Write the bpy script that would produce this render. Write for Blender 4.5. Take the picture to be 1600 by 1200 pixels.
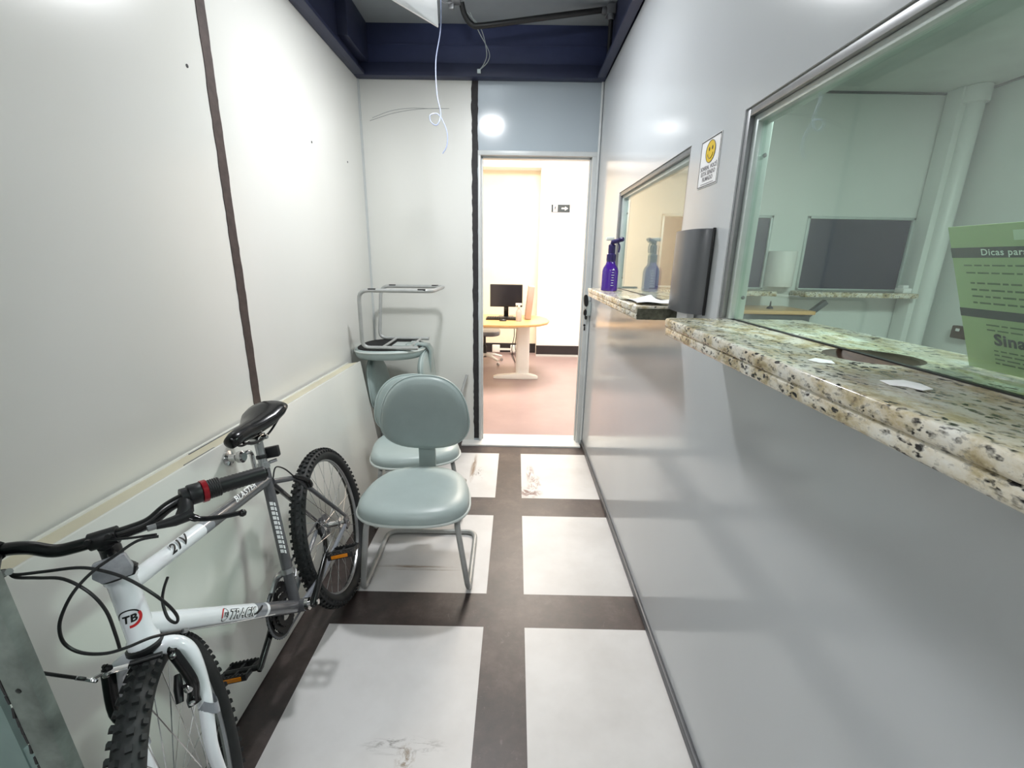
import bpy, bmesh, math, random
from mathutils import Vector, Matrix
random.seed(4)
for o in list(bpy.data.objects): bpy.data.objects.remove(o)
scn = bpy.context.scene
col = scn.collection
V = Vector
PI = math.pi

# ---------------------------------------------------------------- camera
CAM = V((0, 0, 1.457))
CR = V((0.99981803, 0.00965131, 0.016455)); CU = V((-0.01844263, 0.26850654, 0.9631013)); CF = V((-0.00487691, 0.96322951, -0.26863568))
FPX = 692.59
cd = bpy.data.cameras.new('camera'); cam = bpy.data.objects.new('camera', cd); col.objects.link(cam)
cd.sensor_fit = 'HORIZONTAL'; cd.sensor_width = 36; cd.lens = FPX / 1600 * 36; cd.clip_start = 0.02
cam.matrix_world = Matrix(((CR.x, CU.x, -CF.x, CAM.x), (CR.y, CU.y, -CF.y, CAM.y), (CR.z, CU.z, -CF.z, CAM.z), (0, 0, 0, 1)))
scn.camera = cam
def at(x, y, d):            # the point in the room seen at a pixel of the photograph, d metres deep
    return CAM + (CF + CR * ((x - 800) / FPX) + CU * ((600 - y) / FPX)) * d

# ---------------------------------------------------------------- world, exposure
w = bpy.data.worlds.new('world'); scn.world = w; w.use_nodes = True
w.node_tree.nodes['Background'].inputs[0].default_value = (.75, .85, 1, 1)
w.node_tree.nodes['Background'].inputs[1].default_value = 0.05
scn.view_settings.view_transform = 'Standard'; scn.view_settings.look = 'None'
scn.view_settings.gamma = 1; scn.view_settings.use_curve_mapping = False
scn.view_settings.exposure = 0.13
def area(name, loc, size, power, color, rot=(0, 0, 0), sizey=None):
    l = bpy.data.lights.new(name, 'AREA'); l.energy = power; l.color = color; l.size = size
    if sizey: l.shape = 'RECTANGLE'; l.size_y = sizey
    o = bpy.data.objects.new(name, l); o.location = loc; o.rotation_euler = rot; col.objects.link(o); return o
LAMP1 = (-.25, 2.28, 2.69); LAMP2 = (-.35, -.95, 2.86)
area('ceiling_lamp_glow', (LAMP1[0], LAMP1[1], LAMP1[2] + .03), .14, 9, (.97, .985, 1), (PI, 0, 0))
area('ceiling_lamp_light', (LAMP1[0], LAMP1[1], LAMP1[2] - .03), .15, 23, (.97, .985, 1))
area('entrance_lamp_light', (LAMP2[0], LAMP2[1], LAMP2[2] - .03), .5, 18, (.97, .985, 1))
area('booth_lamp_light', (1.85, 1.0, 2.52), .5, 40, (.95, 1, .97))
area('office_lamp_light', (.3, 5.3, 3.05), 1.2, 110, (1, .86, .70))

# ---------------------------------------------------------------- materials
def lin(c): return tuple(((x / 255) / 12.92 if x / 255 <= .04045 else ((x / 255 + .055) / 1.055) ** 2.4) for x in c) + (1,)
class NT:
    def __init__(s, name):
        s.m = bpy.data.materials.new(name); s.m.use_nodes = True; s.t = s.m.node_tree; s.b = s.t.nodes['Principled BSDF']
    def n(s, kind, **k):
        x = s.t.nodes.new(kind)
        for a, b in k.items(): setattr(x, a, b)
        return x
    def l(s, a, b): s.t.links.new(a, b)
    def co(s): return s.n('ShaderNodeTexCoord').outputs['Object']
    def noise(s, scale, detail=4, rough=.5, vec=None, dist=0):
        x = s.n('ShaderNodeTexNoise'); x.inputs['Scale'].default_value = scale; x.inputs['Detail'].default_value = detail
        x.inputs['Roughness'].default_value = rough; x.inputs['Distortion'].default_value = dist
        s.l(vec or s.co(), x.inputs['Vector']); return x.outputs['Fac']
    def ramp(s, fac, stops):
        r = s.n('ShaderNodeValToRGB'); e = r.color_ramp.elements
        while len(e) < len(stops): e.new(.5)
        for i, (p, c) in enumerate(stops): e[i].position = p; e[i].color = c if len(c) == 4 else lin(c)
        s.l(fac, r.inputs[0]); return r.outputs[0]
    def mix(s, fac, a, b, mode='MIX'):
        x = s.n('ShaderNodeMix'); x.data_type = 'RGBA'; x.blend_type = mode
        for sock, val in ((x.inputs[0], fac), (x.inputs[6], a), (x.inputs[7], b)):
            if hasattr(val, 'is_output'): s.l(val, sock)
            else: sock.default_value = val
        return x.outputs[2]
    def bump(s, h, strength=.1, dist=.01):
        x = s.n('ShaderNodeBump'); x.inputs['Strength'].default_value = strength; x.inputs['Distance'].default_value = dist
        s.l(h, x.inputs['Height']); s.l(x.outputs[0], s.b.inputs['Normal'])
def mat(name, c, rough=.5, metal=0, var=.08, vscale=6, bump=0, bscale=60, coat=0, spec=.5, emit=None, estr=1, trans=0, alpha=1):
    t = NT(name); b = t.b; c4 = lin(c)
    if var:
        f = t.noise(vscale, 5, .6)
        dark = tuple(x * (1 - var * 2) for x in c4[:3]) + (1,)
        t.l(t.ramp(f, [(.3, dark), (.7, c4)]), b.inputs['Base Color'])
    else: b.inputs['Base Color'].default_value = c4
    b.inputs['Roughness'].default_value = rough; b.inputs['Metallic'].default_value = metal
    b.inputs['Coat Weight'].default_value = coat; b.inputs['Specular IOR Level'].default_value = spec
    b.inputs['Transmission Weight'].default_value = trans; b.inputs['Alpha'].default_value = alpha
    if bump: t.bump(t.noise(bscale, 4), bump, .002)
    if emit: b.inputs['Emission Color'].default_value = lin(emit); b.inputs['Emission Strength'].default_value = estr
    return t.m
def laminate(name, c, dirt, rough=.2):
    t = NT(name); co = t.co()
    mp = t.n('ShaderNodeMapping'); mp.inputs['Scale'].default_value = (1, 1, .35); t.l(co, mp.inputs[0])
    f = t.noise(1.3, 3, .5, mp.outputs[0])
    c1 = t.ramp(f, [(.15, lin(dirt)), (.8, lin(c))])
    t.l(c1, t.b.inputs['Base Color'])
    t.b.inputs['Roughness'].default_value = rough
    t.bump(t.noise(1.7, 2), .12, .02)
    return t.m
M = {}
M['wall_l'] = laminate('cream laminate', (236, 236, 233), (226, 226, 218), .24)
M['wall_r'] = laminate('grey blue laminate', (204, 208, 211), (196, 200, 204), .13)
M['wall_d'] = laminate('slate laminate', (180, 190, 197), (170, 181, 189), .15)
M['booth'] = mat('booth wall', (226, 232, 228), .35, var=.03, vscale=2)
M['seam'] = mat('brown putty', (84, 70, 66), .7, var=.2, vscale=30, bump=.3)
M['seamd'] = mat('black putty', (52, 50, 52), .7, var=.2, vscale=30, bump=.3)
M['navy'] = mat('navy steel', (60, 68, 104), .5, var=.15, vscale=3, bump=.1)
M['navyd'] = mat('dark navy steel', (48, 54, 82), .5, var=.15, vscale=3)
M['slab'] = mat('grey ceiling slab', (150, 156, 160), .8, var=.1, vscale=2)
M['alu'] = mat('aluminium', (150, 152, 154), .38, .7, var=.08, vscale=20)
M['alul'] = mat('pale aluminium', (196, 206, 204), .35, .3, var=.05, vscale=20)
M['rail'] = mat('grey base rail', (104, 106, 110), .45, .2, var=.12, vscale=14)
M['doorf'] = mat('grey door frame paint', (208, 212, 212), .35, var=.05, vscale=8)
M['white'] = mat('white paint', (240, 240, 236), .4, var=.03)
M['paper'] = mat('white paper', (245, 245, 246), .8, var=.02)
M['black'] = mat('black plastic', (22, 23, 25), .42, var=.1, vscale=20)
M['blackg'] = mat('gloss black', (14, 15, 16), .22, var=.05, vscale=20)
M['rubber'] = mat('tyre rubber', (34, 37, 38), .62, var=.2, vscale=25, bump=.15, bscale=120)
M['chrome'] = mat('chrome', (215, 215, 215), .14, 1, var=.05, vscale=30)
M['steel'] = mat('silver steel', (176, 178, 180), .3, .85, var=.08, vscale=30)
M['bwhite'] = mat('white bike enamel', (240, 243, 248), .16, var=.02, coat=.6)
M['bgrey'] = mat('charcoal bike enamel', (88, 88, 92), .24, var=.08, vscale=15, coat=.4)
M['bsilver'] = mat('silver grey bike enamel', (148, 152, 160), .25, .2, var=.05, coat=.4)
M['red'] = mat('red anodised', (160, 20, 34), .3, .3, var=.1, coat=.3)
M['redp'] = mat('red print', (205, 36, 40), .4, var=.05)
M['ink'] = mat('black print', (16, 16, 18), .5, var=0)
M['inkw'] = mat('white print', (244, 244, 246), .5, var=0)
M['orange'] = mat('orange reflector', (235, 140, 22), .25, var=.1, vscale=80, emit=None)
M['reflect'] = mat('grey reflector lens', (160, 162, 168), .2, var=.1, vscale=90, coat=.6)
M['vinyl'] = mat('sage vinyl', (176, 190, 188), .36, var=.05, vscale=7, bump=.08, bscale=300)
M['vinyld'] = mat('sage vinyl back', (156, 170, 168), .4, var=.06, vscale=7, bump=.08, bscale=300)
M['piping'] = mat('pale piping', (205, 212, 208), .4, var=.05)
M['tube'] = mat('grey tube paint', (184, 186, 184), .34, .15, var=.08, vscale=20)
M['felt'] = mat('black underside cloth', (34, 34, 34), .95, var=.2, vscale=60)
M['doorw'] = mat('white door skin', (234, 235, 228), .26, var=.04, vscale=2)
M['core'] = mat('beige door edge', (214, 208, 184), .6, var=.06, vscale=5)
M['post'] = mat('dirty sage steel', (146, 156, 150), .45, .1, var=.36, vscale=9, bump=.2)
M['teal'] = mat('teal grey sheet', (128, 150, 146), .45, var=.12, vscale=4)
M['towel'] = mat('graphite plastic', (100, 102, 106), .34, var=.03, vscale=5)
M['yellow'] = mat('smiley yellow', (232, 196, 30), .5, var=.03)
M['grey_ink'] = mat('grey print', (120, 118, 124), .6, var=0)
M['wood'] = mat('pale wood laminate', (222, 178, 118), .3, var=.1, vscale=3)
M['office'] = mat('cream office wall', (250, 240, 218), .7, var=.03)
M['officew'] = mat('white office wall', (250, 250, 248), .7, var=.02)
M['officef'] = mat('mauve vinyl floor', (170, 148, 147), .35, var=.08, vscale=2)
M['skirt'] = mat('black skirting', (42, 38, 42), .5, var=.1)
M['pinkbox'] = mat('dusty rose casing', (196, 168, 156), .5, var=.05)
M['screen'] = mat('black screen', (36, 33, 38), .15, var=.05)
M['clear'] = mat('clear plastic', (225, 222, 224), .15, var=0, trans=.5)
M['purple'] = mat('purple translucent plastic', (86, 40, 170), .12, var=.05, trans=.35, coat=.3)
M['indigo'] = mat('indigo plastic', (44, 32, 92), .3, var=.1)
M['cablew'] = mat('blue white cable', (150, 160, 188), .4, var=.05)
M['posterg'] = mat('lime green paper', (182, 196, 150), .55, var=.06, vscale=6)
M['posterl'] = mat('pale green print', (216, 226, 204), .55, var=.03)
M['posterd'] = mat('dark slate print', (42, 54, 62), .5, var=.03)
M['posteri'] = mat('green grey print', (78, 98, 66), .5, var=0)
M['brownd'] = mat('slot shade and socket brown', (84, 62, 46), .7, var=.3, vscale=40)  # socket box colour; also paints the shade inside the counter's coin dip
M['darkglass'] = mat('dark tinted pane', (24, 27, 66), .05, var=.1, vscale=2, spec=.3)
M['lamp'] = mat('lamp diffuser', (255, 255, 255), .5, var=0, emit=(245, 250, 255), estr=9)
M['bceil'] = mat('booth ceiling sheet', (222, 230, 224), .3, var=.1, vscale=2)
def granite():
    t = NT('speckled granite'); co = t.co()
    mp = t.n('ShaderNodeMapping'); mp.inputs['Scale'].default_value = (1, .75, 1.3); mp.inputs['Rotation'].default_value = (.2, .3, .5); t.l(co, mp.inputs[0])
    v = mp.outputs[0]
    base = t.ramp(t.noise(22, 6, .65, v, .2), [(.30, (150, 132, 96)), (.42, (198, 184, 150)), (.52, (226, 219, 202)), (.66, (236, 234, 226))])
    och = t.ramp(t.noise(9, 5, .6, v, .2), [(.55, (0, 0, 0, 1)), (.72, (.55, .55, .55, 1))])
    c = t.mix(och, base, lin((190, 158, 104)))
    gr = t.ramp(t.noise(110, 5, .7, v, .2), [(.55, (0, 0, 0, 1)), (.66, (.6, .6, .6, 1))])
    c = t.mix(gr, c, lin((120, 116, 110)))
    vo = t.n('ShaderNodeTexVoronoi'); vo.inputs['Scale'].default_value = 88; vo.inputs['Randomness'].default_value = 1
    nz = t.n('ShaderNodeTexNoise'); nz.inputs['Scale'].default_value = 120; t.l(v, nz.inputs['Vector']); t.l(t.mix(.014, v, nz.outputs['Color'], 'ADD'), vo.inputs['Vector'])
    cells = t.ramp(vo.outputs['Distance'], [(.30, (1, 1, 1, 1)), (.44, (0, 0, 0, 1))])
    msk = t.ramp(t.noise(26, 4, .75, v), [(.43, (0, 0, 0, 1)), (.56, (1, 1, 1, 1))])
    sp = t.mix(1, cells, msk, 'MULTIPLY')
    c = t.mix(sp, c, lin((36, 34, 34)))
    t.l(c, t.b.inputs['Base Color']); t.b.inputs['Roughness'].default_value = .16
    return t.m
M['granite'] = granite()
M['granited'] = mat('cut granite end', (112, 112, 94), .6, var=.35, vscale=60)
def floor_mats():
    t = NT('white floor vinyl'); co = t.co()
    c = t.ramp(t.noise(2.2, 5, .6), [(.3, (206, 204, 202)), (.6, (224, 223, 222))])
    d = t.ramp(t.noise(34, 6, .75, None, 1.5), [(.70, (0, 0, 0, 1)), (.78, (1, 1, 1, 1))])
    m2 = t.ramp(t.noise(2.6, 3, .5), [(.52, (0, 0, 0, 1)), (.66, (.7, .7, .7, 1))])
    c = t.mix(t.mix(1, d, m2, 'MULTIPLY'), c, lin((150, 136, 118)))
    def patch(c, x, y, sx, sy, colr, nscale, lo, hi, amt=.8):
        mp = t.n('ShaderNodeMapping'); mp.inputs['Location'].default_value = (-x / sx, -y / sy, 0); mp.inputs['Scale'].default_value = (1 / sx, 1 / sy, 1); t.l(co, mp.inputs[0])
        ln = t.n('ShaderNodeVectorMath', operation='LENGTH'); t.l(mp.outputs[0], ln.inputs[0])
        r1 = t.ramp(ln.outputs['Value'], [(.35, (1, 1, 1, 1)), (1.0, (0, 0, 0, 1))])
        mp2 = t.n('ShaderNodeMapping'); mp2.inputs['Scale'].default_value = (.25 / sx, .25 / sy, 1); t.l(co, mp2.inputs[0])
        r2 = t.ramp(t.noise(nscale, 6, .75, mp2.outputs[0], .6), [(lo, (0, 0, 0, 1)), (hi, (amt, amt, amt, 1))])
        return t.mix(t.mix(1, r1, r2, 'MULTIPLY'), c, lin(colr))
    c = patch(c, -.324, 1.02, .15, .035, (70, 62, 54), 9, .50, .66)
    c = patch(c, -.31, .985, .035, .05, (120, 96, 60), 8, .45, .6)
    c = patch(c, -.47, 1.853, .22, .014, (120, 92, 56), 6, .40, .56)
    c = patch(c, -.42, 1.832, .20, .008, (110, 86, 56), 6, .42, .56, .6)
    c = patch(c, -.285, 2.95, .022, .25, (132, 100, 62), 6, .38, .52)
    c = patch(c, -.235, 2.85, .05, .12, (50, 44, 40), 9, .56, .62)
    c = patch(c, .11, 2.60, .10, .09, (112, 74, 68), 7, .46, .54, .9)
    c = patch(c, .15, 2.72, .06, .14, (128, 92, 86), 8, .50, .60, .8)
    c = patch(c, .125, 2.86, .035, .16, (120, 88, 84), 6, .42, .56)
    t.l(c, t.b.inputs['Base Color']); t.b.inputs['Roughness'].default_value = .42
    a = t.m
    t = NT('dark floor strip')
    c = t.ramp(t.noise(5, 6, .7), [(.3, (50, 46, 46)), (.5, (70, 60, 58)), (.72, (96, 84, 80))])
    f = t.ramp(t.noise(22, 5, .7, None, 1), [(.62, (0, 0, 0, 1)), (.72, (.35, .35, .35, 1))])
    t.l(t.mix(f, c, lin((130, 120, 116))), t.b.inputs['Base Color'])
    t.b.inputs['Roughness'].default_value = .4; t.bump(t.noise(18, 4), .15, .004)
    return a, t.m
M['tile'], M['strip'] = floor_mats()
def glass(name, tint, ior=1.5):
    t = NT(name); t.t.nodes.remove(t.b); out = [x for x in t.t.nodes if x.type == 'OUTPUT_MATERIAL'][0]
    tr = t.n('ShaderNodeBsdfTransparent'); tr.inputs[0].default_value = tint
    gl = t.n('ShaderNodeBsdfGlossy'); gl.inputs['Roughness'].default_value = .02; gl.inputs[0].default_value = (1, 1, 1, 1)
    fr = t.n('ShaderNodeFresnel'); ge = t.n('ShaderNodeNewGeometry'); mr = t.n('ShaderNodeMapRange'); mr.inputs[3].default_value = ior; mr.inputs[4].default_value = 1 / ior; t.l(ge.outputs['Backfacing'], mr.inputs[0]); t.l(mr.outputs[0], fr.inputs[0])
    mx = t.n('ShaderNodeMixShader'); t.l(fr.outputs[0], mx.inputs[0]); t.l(tr.outputs[0], mx.inputs[1]); t.l(gl.outputs[0], mx.inputs[2]); t.l(mx.outputs[0], out.inputs[0])
    return t.m
M['glass'] = glass('green window glass', (.83, .93, .88, 1))
M['glassf'] = glass('clear window glass', (.88, .93, .91, 1))

# ---------------------------------------------------------------- mesh kit
class MB:
    def __init__(s, org=(0, 0, 0)): s.v = []; s.f = []; s.m = []; s.o = V(org)
    def add(s, vs, fs, mi=0):
        k = len(s.v); s.v += [V(a) for a in vs]; s.f += [tuple(i + k for i in f) for f in fs]; s.m += [mi] * len(fs); return s
    def box(s, c, d, R=None, mi=0):
        c = V(c); d = V(d) / 2; R = R or Matrix.Identity(3); vs = []
        for z in (-1, 1):
            for x, y in ((-1, -1), (1, -1), (1, 1), (-1, 1)): vs.append(c + R @ V((x * d.x, y * d.y, z * d.z)))
        return s.add(vs, [(3, 2, 1, 0), (4, 5, 6, 7), (0, 1, 5, 4), (1, 2, 6, 5), (2, 3, 7, 6), (3, 0, 4, 7)], mi)
    def bb(s, x0, x1, y0, y1, z0, z1, mi=0): return s.box(((x0 + x1) / 2, (y0 + y1) / 2, (z0 + z1) / 2), (abs(x1 - x0), abs(y1 - y0), abs(z1 - z0)), None, mi)
    def rings(s, rs, closed_ends=True, mi=0, loop=False):
        n = len(rs[0]); vs = [p for r in rs for p in r]; fs = []
        k = len(rs)
        for i in range(k if loop else k - 1):
            a = i * n; b = ((i + 1) % k) * n
            for j in range(n): fs.append((a + j, a + (j + 1) % n, b + (j + 1) % n, b + j))
        if closed_ends and not loop: fs += [tuple(reversed(range(n))), tuple(range((k - 1) * n, k * n))]
        return s.add(vs, fs, mi)
    def tube(s, pts, r, n=12, mi=0, loop=False, flat=1, up=None):
        pts = [V(p) for p in pts]; k = len(pts); rr = r if isinstance(r, (list, tuple)) else [r] * k; rs = []
        prev = None
        for i in range(k):
            if loop: t = pts[(i + 1) % k] - pts[i - 1]
            else: t = pts[min(i + 1, k - 1)] - pts[max(i - 1, 0)]
            t.normalize()
            if prev is None:
                a = V(up) if up else (V((0, 0, 1)) if abs(t.z) < .9 else V((1, 0, 0)))
            else: a = prev
            a = (a - t * a.dot(t)).normalized(); prev = a; b = t.cross(a)
            rs.append([pts[i] + (a * math.cos(q) * flat + b * math.sin(q)) * rr[i] for q in [2 * PI * j / n for j in range(n)]])
        return s.rings(rs, True, mi, loop)
    def lathe(s, prof, org, axis=(0, 0, 1), n=24, mi=0):
        ax = V(axis).normalized(); a = (V((1, 0, 0)) if abs(ax.x) < .8 else V((0, 1, 0))); a = (a - ax * a.dot(ax)).normalized(); b = ax.cross(a); org = V(org)
        return s.rings([[org + ax * z + (a * math.cos(q) + b * math.sin(q)) * max(r, 1e-4) for q in [2 * PI * j / n for j in range(n)]] for r, z in prof], True, mi)
    def prism(s, out, org, ex, ey, dep, mi=0):     # outline in plane ex,ey extruded by vector dep
        org = V(org); ex = V(ex); ey = V(ey); dep = V(dep)
        a = [org + ex * x + ey * y for x, y in out]
        return s.rings([a, [p + dep for p in a]], True, mi)
    def ball(s, c, r, n=12, mi=0, sc=(1, 1, 1)):
        c = V(c); rs = []
        for i in range(1, n // 2 + 1):
            th = PI * (i - .5) / (n // 2)
            rs.append([c + V((math.sin(th) * math.cos(q) * sc[0], math.sin(th) * math.sin(q) * sc[1], -math.cos(th) * sc[2])) * r for q in [2 * PI * j / n for j in range(n)]])
        return s.rings(rs, True, mi)
    def build(s, name, mats, parent=None, bevel=0, seg=2, smooth=38, label=None):
        me = bpy.data.meshes.new(name); me.from_pydata([tuple(p - s.o) for p in s.v], [], s.f)
        if not isinstance(mats, (list, tuple)): mats = [mats]
        for x in mats: me.materials.append(M[x] if isinstance(x, str) else x)
        for p, i in zip(me.polygons, s.m): p.material_index = i
        bm = bmesh.new(); bm.from_mesh(me)
        bmesh.ops.recalc_face_normals(bm, faces=bm.faces)
        if bevel:
            es = [e for e in bm.edges if len(e.link_faces) == 2 and e.calc_face_angle(0) > .6]
            bmesh.ops.bevel(bm, geom=es, offset=bevel, segments=seg, affect='EDGES', profile=.5, clamp_overlap=True)
        bm.to_mesh(me); bm.free()
        for p in me.polygons: p.use_smooth = True
        me.set_sharp_from_angle(angle=math.radians(smooth))
        o = bpy.data.objects.new(name, me); col.objects.link(o)
        if parent: o.parent = parent
        else: o.location = s.o
        if label: o['label'] = label
        return o
def empty(name, loc, rz=0):
    o = bpy.data.objects.new(name, None); o.empty_display_size = .05; o.location = loc; o.rotation_euler = (0, 0, rz); col.objects.link(o); return o
def tag(o, label, cat, group=None, kind=None):
    o['label'] = label; o['category'] = cat
    if group: o['group'] = group
    if kind: o['kind'] = kind
    return o
def struct(o): o['kind'] = 'structure'; return o
def copy_tree(o, parent=None):
    c = o.copy(); col.objects.link(c)
    if parent: c.parent = parent
    for ch in list(o.children): copy_tree(ch, c)
    return c
def smooth_path(p, k=6):
    p = [V(a) for a in p]; out = []
    for i in range(len(p) - 1):
        a, b, c, d = p[max(i - 1, 0)], p[i], p[i + 1], p[min(i + 2, len(p) - 1)]
        for j in range(k):
            t = j / k; out.append(.5 * ((2 * b) + (c - a) * t + (2 * a - 5 * b + 4 * c - d) * t * t + (3 * b - a - 3 * c + d) * t ** 3))
    return out + [p[-1]]
def ell(n, rx, ry, p=2.0): # superellipse
    o = []
    for j in range(n):
        q = 2 * PI * j / n; c, s_ = math.cos(q), math.sin(q)
        o.append((math.copysign(abs(c) ** (2 / p), c) * rx, math.copysign(abs(s_) ** (2 / p), s_) * ry))
    return o
def text_mesh(txt, size, bold=0, shear=0, align='LEFT', sx=1, cut=0):
    cu = bpy.data.curves.new('t', 'FONT'); cu.body = txt; cu.size = size; cu.offset = bold; cu.shear = shear; cu.align_x = align; cu.resolution_u = 3; cu.space_character = 1.08
    o = bpy.data.objects.new('t', cu); col.objects.link(o); dg = bpy.context.evaluated_depsgraph_get(); dg.update()
    me = bpy.data.meshes.new_from_object(o.evaluated_get(dg)); bpy.data.objects.remove(o); bpy.data.curves.remove(cu)
    if cut:
        bb_ = bmesh.new(); bb_.from_mesh(me); ys_ = [v.co.y for v in bb_.verts]; y_ = min(ys_) + cut
        while y_ < max(ys_):
            bmesh.ops.bisect_plane(bb_, geom=bb_.verts[:] + bb_.edges[:] + bb_.faces[:], plane_co=(0, y_, 0), plane_no=(0, 1, 0)); y_ += cut
        bb_.to_mesh(me); bb_.free()
    vs = [(v.co.x * sx, v.co.y) for v in me.vertices]; fs = [tuple(p.vertices) for p in me.polygons]
    bpy.data.meshes.remove(me); return vs, fs
def flat_text(mb, txt, org, ex, ey, size, lift=V((0, 0, 0)), mi=0, **k):
    vs, fs = text_mesh(txt, size, **k); org = V(org) + lift
    return mb.add([org + V(ex) * x + V(ey) * y for x, y in vs], fs, mi)
def wrap2d(mb, vs, fs, P, D, N, r, mi=0):   # lay 2-D shapes (x along D, y around) on a tube
    D = V(D).normalized(); N = V(N); N = (N - D * N.dot(D)).normalized(); U = N.cross(D)
    out = []
    for x, y in vs:
        a = y / r; out.append(V(P) + D * x + N * math.cos(a) * r + U * math.sin(a) * r)
    return mb.add(out, fs, mi)
def slab(name, x0, x1, y0, y1, z0, z1, m, bevel=0):
    return struct(MB().bb(x0, x1, y0, y1, z0, z1).build(name, m, bevel=bevel))

# ================================================================= SETTING
XL, XR, YR, ZT = -1.098, .571, 3.43, 2.62
YB = -2.2
# floor: dark strips with white vinyl squares
fb = MB()
xs = [XL - .02, -.745, -.108, .061, .700, .95]
rows = [(3.195, 2.525), (2.32, 1.68), (1.49, .86), (.655, .0), (-.2, -.86), (-1.06, -1.72)]
ys = [YB] + sorted([y for r in rows for y in r]) + [YR + .01]
for i in range(len(xs) - 1):
    for j in range(len(ys) - 1):
        if i == 4: continue
        white = i in (1, 3) and any(abs(ys[j] - r[1]) < 1e-6 for r in rows)
        x1 = min(xs[i + 1], .60)
        fb.add([(xs[i], ys[j], 0), (x1, ys[j], 0), (x1, ys[j + 1], 0), (xs[i], ys[j + 1], 0)], [(0, 1, 2, 3)], 1 if white else 0)
fb.bb(XL - .02, .6, YB, YR + .01, -.1, -.001, 0)
struct(fb.build('floor', ['strip', 'tile']))
# left wall with filled panel joint
slab('wall_left', XL - .06, XL, YB, YR, 0, 2.92, 'wall_l')
def jag(name, y0, y1, z0, z1, plane, m, amp=.003, n=90, ax='y'):
    b = MB(); L = []; R_ = []
    a = c = 0
    for i in range(n + 1):
        z = z0 + (z1 - z0) * i / n
        a = a * .5 + random.uniform(-amp, amp); c = c * .5 + random.uniform(-amp, amp)
        L.append((y0 + a, z)); R_.append((y1 + c, z))
    for i in range(n):
        q = [L[i], R_[i], R_[i + 1], L[i + 1]]
        if ax == 'y': q0 = [(plane, y, z) for y, z in q]; q1 = [(plane + .0025, y, z) for y, z in q]
        else: q0 = [(y, plane, z) for y, z in q]; q1 = [(y, plane - .0025, z) for y, z in q]
        b.rings([q0, q1])
    return struct(b.build(name, m))
jag('trim_1', 1.77, 1.82, .3, 2.62, XL, 'seam', .002)
slab('trim_2', XL, XL + .012, YR - .012, YR, 0, ZT, 'doorf')
for y_, z_ in ((1.679, 2.057), (2.60, 2.044), (3.12, 2.049)):
    q = MB(); q.lathe([(.006, 0), (.006, .0012), (.002, .0016)], (XL, y_, z_), (1, 0, 0), 10); q.build('screw_hole', 'ink', bpy.data.objects['wall_left']).matrix_parent_inverse = Matrix.Identity(4)
# rear wall: left part, joint, part above the door
DX0, DX1, DZ = -.272, .528, 2.165
WT = .14
slab('wall_back', XL - .06, -.325, YR, YR + WT, 0, 2.92, 'wall_l')
for dz_ in (0, .018):
    q = MB(); q.tube(smooth_path([V((-1.03 + dz_, YR - .0008, 2.37 + dz_)), V((-.88, YR - .0008, 2.415 + dz_)), V((-.74, YR - .0008, 2.44 + dz_ * .6)), V((-.62, YR - .0008, 2.45)), V((-.48, YR - .0008, 2.452))]), .0013, 5); q.build('scratch', 'alu', bpy.data.objects['wall_back'])
jag('trim_3', -.327, -.284, .03, ZT, YR - .0005, 'seamd', .003, 110, 'x')
slab('wall_above_door', -.325, .62, YR, YR + WT, DZ + .03, 2.92, 'wall_d')
rb = MB(); rb.bb(-.325, DX0 - .012, YR, YR + WT, 0, DZ + .03); rb.bb(DX1 + .03, .62, YR, YR + WT, 0, DZ + .03)
struct(rb.build('wall_beside_door', 'wall_d'))
df = MB(); df.bb(DX0 - .012, DX0 + .008, YR - .012, YR + WT + .01, 0, DZ); df.bb(DX1 - .008, DX1 + .03, YR - .012, YR + WT + .01, 0, DZ)
df.bb(DX0 - .012, DX1 + .03, YR - .012, YR + WT + .01, DZ, DZ + .03); df.bb(DX0 + .008, DX0 + .02, YR + .03, YR + .055, 0, DZ); df.bb(DX1 - .02, DX1 - .008, YR + .03, YR + .055, 0, DZ)
df.bb(DX0, DX1, YR + .03, YR + .055, DZ - .012, DZ)
d1 = struct(df.build('door_1', 'doorf', bevel=.002))
slab('trim_4', -.42, .545, YR - .1, YR + WT, -.02, .012, 'white', .003)
# lock with keys on the right jamb
k = empty('door_lock', (.55, YR - .02, 1.115)); tag(k, 'grey box lock with a black key hanging in it, on the right door jamb', 'lock')
o_ = V((.55, YR - .02, 1.115))
MB(o_).bb(.534, .569, YR - .05, YR - .022, 1.06, 1.165).build('lock_case', 'alul', k, .004)
MB(o_).lathe([(.010, 0), (.010, .02), (.006, .021), (.006, .03)], (.535, YR - .02, 1.115), (-.2, -1, 0), 12).build('key_cylinder', 'chrome', k)
kb = MB(o_); kb.prism(ell(16, .017, .045, 2.6), (.528, YR - .058, 1.175), (1, 0, .1), (-.1, 0, 1), (0, .012, 0)); kb.build('key_fob', 'black', k, .003)
kb = MB(o_); kb.tube([(.530, YR - .05, 1.13), (.531, YR - .052, 1.115)], .004, 8); kb.build('key_blade', 'chrome', k)
kb = MB(o_); kb.prism(ell(14, .014, .024, 2.3), (.528, YR - .05, 1.085), (1, 0, 0), (0, 0, 1), (0, .008, 0)); kb.prism(ell(14, .010, .020, 2.3), (.536, YR - .042, 1.05), (1, 0, 0), (0, 0, 1), (0, .006, 0)); kb.build('spare_key', 'black', k, .002)
k2 = MB((.532, YR - .013, .985)).lathe([(.009, 0), (.009, .004), (.004, .005)], (.532, YR - .013, .985), (0, -1, 0), 14); k2.prism([(-.004, 0), (.004, 0), (.006, -.03), (-.006, -.03)], (.534, YR - .014, .975), (1, 0, 0), (0, 0, 1), (0, -.003, 0))
tag(k2.build('keyhole_plate', 'black'), 'small black keyhole plate low on the right door jamb', 'keyhole')

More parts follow.
